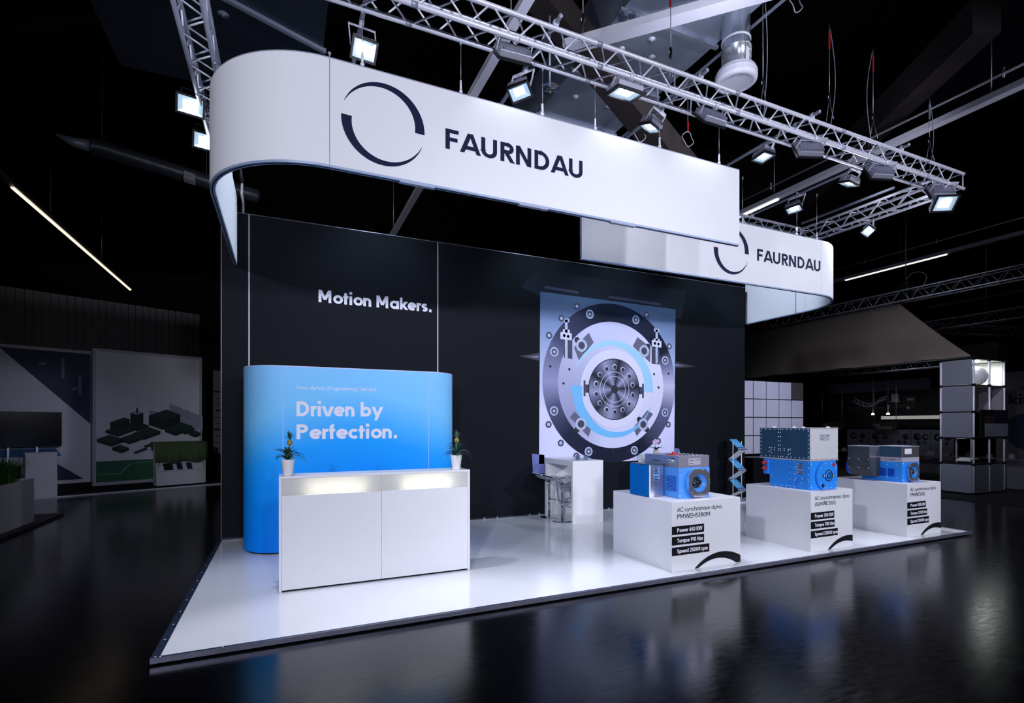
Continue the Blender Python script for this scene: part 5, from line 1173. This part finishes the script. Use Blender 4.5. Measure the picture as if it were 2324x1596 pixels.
B().box(X0+.03, X1-.03, Y1-.006, Y1+.006, zz[4]+.02, zz[5]-.02).done('panel', m_wp, tw); B().box(X1-.006, X1+.006, Y0+.03, Y1-.03, zz[4]+.02, zz[5]-.02).done('panel', m_wp, tw); B().box(X1-.006, X1+.006, Y0+.03, Y1-.03, zz[3]+.02, zz[4]-.02).done('panel', mat('lilac_back_panel', (.30, .27, .32), .6), tw)
for z in (zz[1], zz[4], zz[5]): B().box(X0+.02, X1-.02, Y0+.02, Y1-.02, z-.006, z+.006).done('shelf_board', m_wp if z > 1 else m_dark, tw)
m_ld = mat('lamp_disc', (1, 1, 1), emis=(.92, 1, .92), es=6)
B().lathe([(0, 0), (.14, 0), (.15, .012)], (15.75, 7.05, 3.31), 24).done('cell_lamp', m_ld, tw); B().lathe([(0, 0), (.12, 0), (.13, .012)], (15.45, 7.1, 1.385), 20).done('cell_lamp', mat('lamp_disc_dim', (1, 1, 1), emis=(1, 1, .95), es=2), tw)
lamp('cell_light', 'AREA', (16.25, 7.05, 3.27), (16.25, 7.1, 2), 7, (.92, 1, .93), shape='DISK', size=.25)
dm = thing('lamp_shade', 'white ruffled ball lamp in the top cell of the shelf tower', 'lamp', (15.95, 7.08, 2.71)); b = B(); c = V((15.95, 7.08, 2.715))
pf = []
for i in range(28):
    f = i/27; th = PI*(.10+.86*f); rr = .25*math.sin(th)+.012*(i % 2); pf.append((max(rr, .02), .245-.245*math.cos(th)))
k0 = len(b.v); b.lathe(pf, c, 40); b.v = [(x+.010*math.sin(9*math.atan2(y-c.y, x-c.x)+z*60), y, z) for x, y, z in b.v]; b.done('shade', m_white, dm); B().lathe([(.0, 0), (.10, 0), (.12, .02)], c-V((0, 0, .004)), 20).done('base', m_gloss, dm)
sm_ = thing('picture_screen', 'dark framed landscape picture leaning in the shelf tower', 'picture', (16.1, 6.76, 1.41)); B().box(15.46, 16.72, 6.735, 6.765, 1.415, 2.10).done('frame', m_dark, sm_)
B().box(15.62, 16.70, 6.730, 6.7345, 1.44, 1.76).done('snow_print', mat('pale_snow_print', (.20, .22, .26), .5, var=.4, scale=4), sm_); B().box(15.62, 16.05, 6.730, 6.7345, 1.765, 1.96).done('rust_print', mat('rust_print', (.04, .02, .022), .5, var=.4), sm_); B().box(16.06, 16.70, 6.730, 6.7345, 1.765, 2.08).done('sky_print', mat('night_print', (.008, .010, .025), .5), sm_)
bk_ = B(); bk_.prism([(0, 0), (.22, .06), (.44, .04), (.44, .055), (.22, .085), (0, .03)], lambda a, z, y: (15.35+a*.9, y, .775+z+.05), 6.9, 7.2); tag(bk_.done('open_catalogue', m_wp, None, (15.5, 7, .78)), 'open white catalogue lying on the shelf tower counter', 'catalogue')
# far banner, boards, signs
t = B().box(23.95, 24, 12.1, 16.4, 3.15, 3.64).done('far_banner', mat('dim_purple_banner', (.085, .075, .125), .8), None, (24, 14, 3.2)); tag(t, 'long dim purple banner hanging far behind the canopy', 'banner')
B2 = []
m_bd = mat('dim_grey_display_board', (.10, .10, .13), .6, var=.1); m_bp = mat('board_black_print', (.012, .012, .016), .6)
for k, (y0, y1) in enumerate(((13.55, 12.72), (12.70, 11.88), (11.86, 11.22), (11.20, 10.60), (10.58, 9.9))):
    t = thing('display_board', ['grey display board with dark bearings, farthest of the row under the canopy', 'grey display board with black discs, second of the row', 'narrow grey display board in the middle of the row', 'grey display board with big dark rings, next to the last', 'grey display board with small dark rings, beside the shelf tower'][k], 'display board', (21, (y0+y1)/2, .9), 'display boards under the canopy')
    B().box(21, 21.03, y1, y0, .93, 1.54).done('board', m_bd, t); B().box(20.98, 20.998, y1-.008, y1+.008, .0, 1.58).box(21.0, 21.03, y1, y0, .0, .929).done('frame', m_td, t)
    b = B(); w_ = y0-y1
    for j, (f, g, rr) in enumerate(((.25, .55, .11), (.68, .55, .13), (.3, .2, .06), (.6, .2, .07))):
        if (k+j) % 4 != 3 or k == 3: b.lathe([(rr, 0), (rr, -.01), (rr*.45 if (k+j) % 2 else 0, -.01)], (20.999, y1+w_*f, .95+.6*g), 18, ax=(1, 0, 0))
    b.done('bearing_print', m_bp, t, fix=False)['kind'] = 'stuff'
def sign(label, txt, y0, y1, z0, z1, x=20.0):
    t = thing('hanging_sign', label, 'sign', (x, (y0+y1)/2, z1), 'brown signs under the canopy'); B().box(x, x+.03, y1, y0, z0, z1).done('board', mat('brown_sign_board', (.040, .034, .030), .7), t)
    lettering(t, txt, mat('pale_sign_text', (.34, .34, .36), .6), (x-.004, y0-.18*(y0-y1), z0+.09), .12, .14, (y0-y1)*.62, u=(0, -1, 0)); lettering(t, 'igus', bpy.data.materials['pale_sign_text'], (x-.004, y0-.03, z1-.13), .09, .14, .22, u=(0, -1, 0))
    for y in (y0-.02, y1+.02): B().cyl((x+.015, y, z1), (x+.015, y, z1+1.3), .010, 6).done('hanger', m_wire, t)
sign('brown hanging sign reading ball bearings', 'ball bearings', 13.95, 13.10, 1.48, 1.82); sign('brown hanging sign reading 3D-printing', '3D-printing', 11.95, 11.15, 1.48, 1.82)
# lorry graphic
lg = thing('lorry_board', 'dark board with a printed lorry carrying a white lattice arch and a white drum', 'board', (22.5, 12.2, 2)); b = B(); q = [0]
def TQ(pts, m):
    q[0] += 1
    out = []
    for px, py in pts:
        u = (px-1162)/1162; X_ = .40604+.91386*u; Y_ = .91386-.40604*u; s_ = 22.5/X_; out.append((22.5-.003-.0008*q[0], Y_*s_, 1.755+(962-py)/1162*s_))
    b.add(out, [tuple(range(len(pts)))], m)
B().box(22.5, 22.55, 10.9, 15.3, 1.6, 3.1).done('board', mat('black_board', (.006, .006, .008), .8), lg)
TQ([(1921, 925), (2008, 923), (2008, 930), (1921, 931)], 1); TQ([(2012, 915), (2042, 914), (2040, 919), (2016, 920)], 1); TQ([(2031, 919), (2078, 918), (2078, 926), (2031, 927)], 1); TQ([(2050, 897), (2076, 897), (2079, 905), (2078, 927), (2050, 925)], 1)
pts = [(1936+76*f, 909+14.5*math.sin(PI*min(f*1.15, 1)*.9)-f*f*8) for f in [k/12 for k in range(13)]]
for i in range(12):
    (xa_, ya_), (xb_, yb_) = pts[i], pts[i+1]; TQ([(xa_, ya_), (xb_, yb_), (xb_+1, yb_+2.4), (xa_-1, ya_+2.4)], 0); 
    TQ([(xa_+3, ya_-7), (xb_+3, yb_-7), (xb_+3, yb_-5), (xa_+3, ya_-5)], 0)
    if i % 2: TQ([(xa_+3, ya_-6), (xa_+5, ya_-6), (xb_+1, yb_+1), (xb_-1, yb_+1)], 0)
    else: TQ([(xa_-1, ya_+1), (xa_+1, ya_+1), (xb_+5, yb_-6), (xb_+3, yb_-6)], 0)
TQ([(2024, 894), (2041, 894), (2041, 911), (2024, 911)], 0); TQ([(2020, 911), (2045, 911), (2045, 913), (2020, 913)], 0); TQ([(2060, 904), (2066, 904), (2066, 909.5), (2060, 909.5)], 2); TQ([(2067, 904), (2075, 904), (2075, 909.5), (2067, 909.5)], 2); TQ([(2014, 920), (2021, 920), (2020, 929), (2015, 929)], 0)
def tw_(px, py, r, m): TQ([(px+r*math.cos(2*PI*k/14), py+r*math.sin(2*PI*k/14)) for k in range(14)], m)
for px in (1927, 1935, 1944): tw_(px, 930, 3.5, 3); tw_(px, 930, 1.6, 1)
for px, m in ((2025.5, 1), (2063, 0)): tw_(px, 925.5, 6, 3); tw_(px, 925.5, 3.2, m)
b.done('lorry_print', [mat('lorry_white_print', (.34, .34, .42), .6), mat('lorry_olive_print', (.028, .025, .018), .6), mat('lorry_window_print', (.22, .27, .33), .6), m_bp], lg)
t = B().box(21.6, 21.64, 10.35, 12.6, 1.93, 2.06).done('light_sign', mat('lit_sign', (.5, .5, .48), emis=(.95, .95, .85), es=.22), None, (21.6, 11, 2)); tag(t, 'pale lit strip sign hanging under the lorry board', 'sign')
for y, s_ in ((12.55, 'farther'), (12.0, 'nearer')):
    t = thing('downlight', 'small glowing downlight under the lorry print, the %s of two' % s_, 'lamp', (21, y, 2.15)); B().lathe([(0, 0), (.05, 0), (.055, .04), (.02, .07), (0, .07)], (21, y, 2.10), 14).done('head', m_ld, t); B().cyl((21, y, 2.17), (21, y, 3.6), .006, 6).done('rod', m_wire, t)
lt = thing('display_table', 'long dark table with white boxes behind the machines on the right', 'table', (19, 10, 0)); B().box(18.6, 19.3, 6.2, 14.5, .74, .765).done('table_top', m_td, lt)
for y in (6.4, 8.4, 10.4, 12.4, 14.3):
    for x in (18.65, 19.25): B().cyl((x, y, .012), (x, y, .74), .02, 8).done('leg', m_td, lt)
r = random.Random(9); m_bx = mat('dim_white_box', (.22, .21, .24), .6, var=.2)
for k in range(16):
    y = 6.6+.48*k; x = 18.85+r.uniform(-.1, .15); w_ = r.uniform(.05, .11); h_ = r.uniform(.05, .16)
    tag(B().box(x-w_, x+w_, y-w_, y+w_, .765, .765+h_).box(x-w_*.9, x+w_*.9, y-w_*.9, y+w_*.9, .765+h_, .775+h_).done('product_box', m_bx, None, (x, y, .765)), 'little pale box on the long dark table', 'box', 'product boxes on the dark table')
kw = thing('poster_wall', 'dim pale wall with large dark lettering at the right picture edge', 'poster wall', (23, 8, 0)); B().box(23, 23.1, 5.0, 9.6, 0, 3.55).done('panel', mat('dim_lilac_wall', (.10, .095, .12), .7, var=.1), kw)
lettering(kw, 'king Pr', m_ink, (22.995, 9.25, 2.42), .34, .17, 1.62, u=(0, -1, 0)); B().add([(22.994, 9.0, 2.95), (22.994, 6.8, 2.95), (22.994, 6.8, 3.5), (22.994, 8.0, 3.5)], [(0, 1, 2, 3)]).done('blue_print', m_navy, kw)
B().lathe([(0, 0), (.62, 0)], (22.993, 8.75, 1.5), 30, ax=(-1, 0, 0)).done('blue_disc_print', m_navy, kw)
cr_ = thing('crate', 'low beige wooden crate on the grey carpet at the right picture edge', 'crate', (17.4, 6.0, 0)); 
for z0, z1 in ((.02, .16), (.165, .31)): B().box(16.85, 18.2, 5.75, 6.25, z0, z1).done('board', mat('beige_wood', (.105, .085, .060), .7, var=.2), cr_)
t = thing('grey_cabinet', 'grey cabinet behind the beige crate at the right picture edge', 'cabinet', (18, 7, 0)); B().box(17.55, 18.1, 6.75, 7.3, .03, .62).done('body', mat('dim_grey_cabinet', (.13, .13, .16), .5), t, bevel=.01); B().box(17.53, 18.12, 6.73, 7.32, .62, .64).done('top', m_td, t)
t = thing('ceiling_box', 'dim grey hanging box behind the canopy corner', 'box', (24, 10.2, 4)); B().box(23.8, 24.6, 9.9, 11.0, 3.9, 4.75).done('body', mat('dim_grey_box', (.045, .045, .05), .7), t); B().cyl((24.2, 10.4, 4.75), (24.2, 10.4, 13), .02, 6).done('rod', m_wire, t)
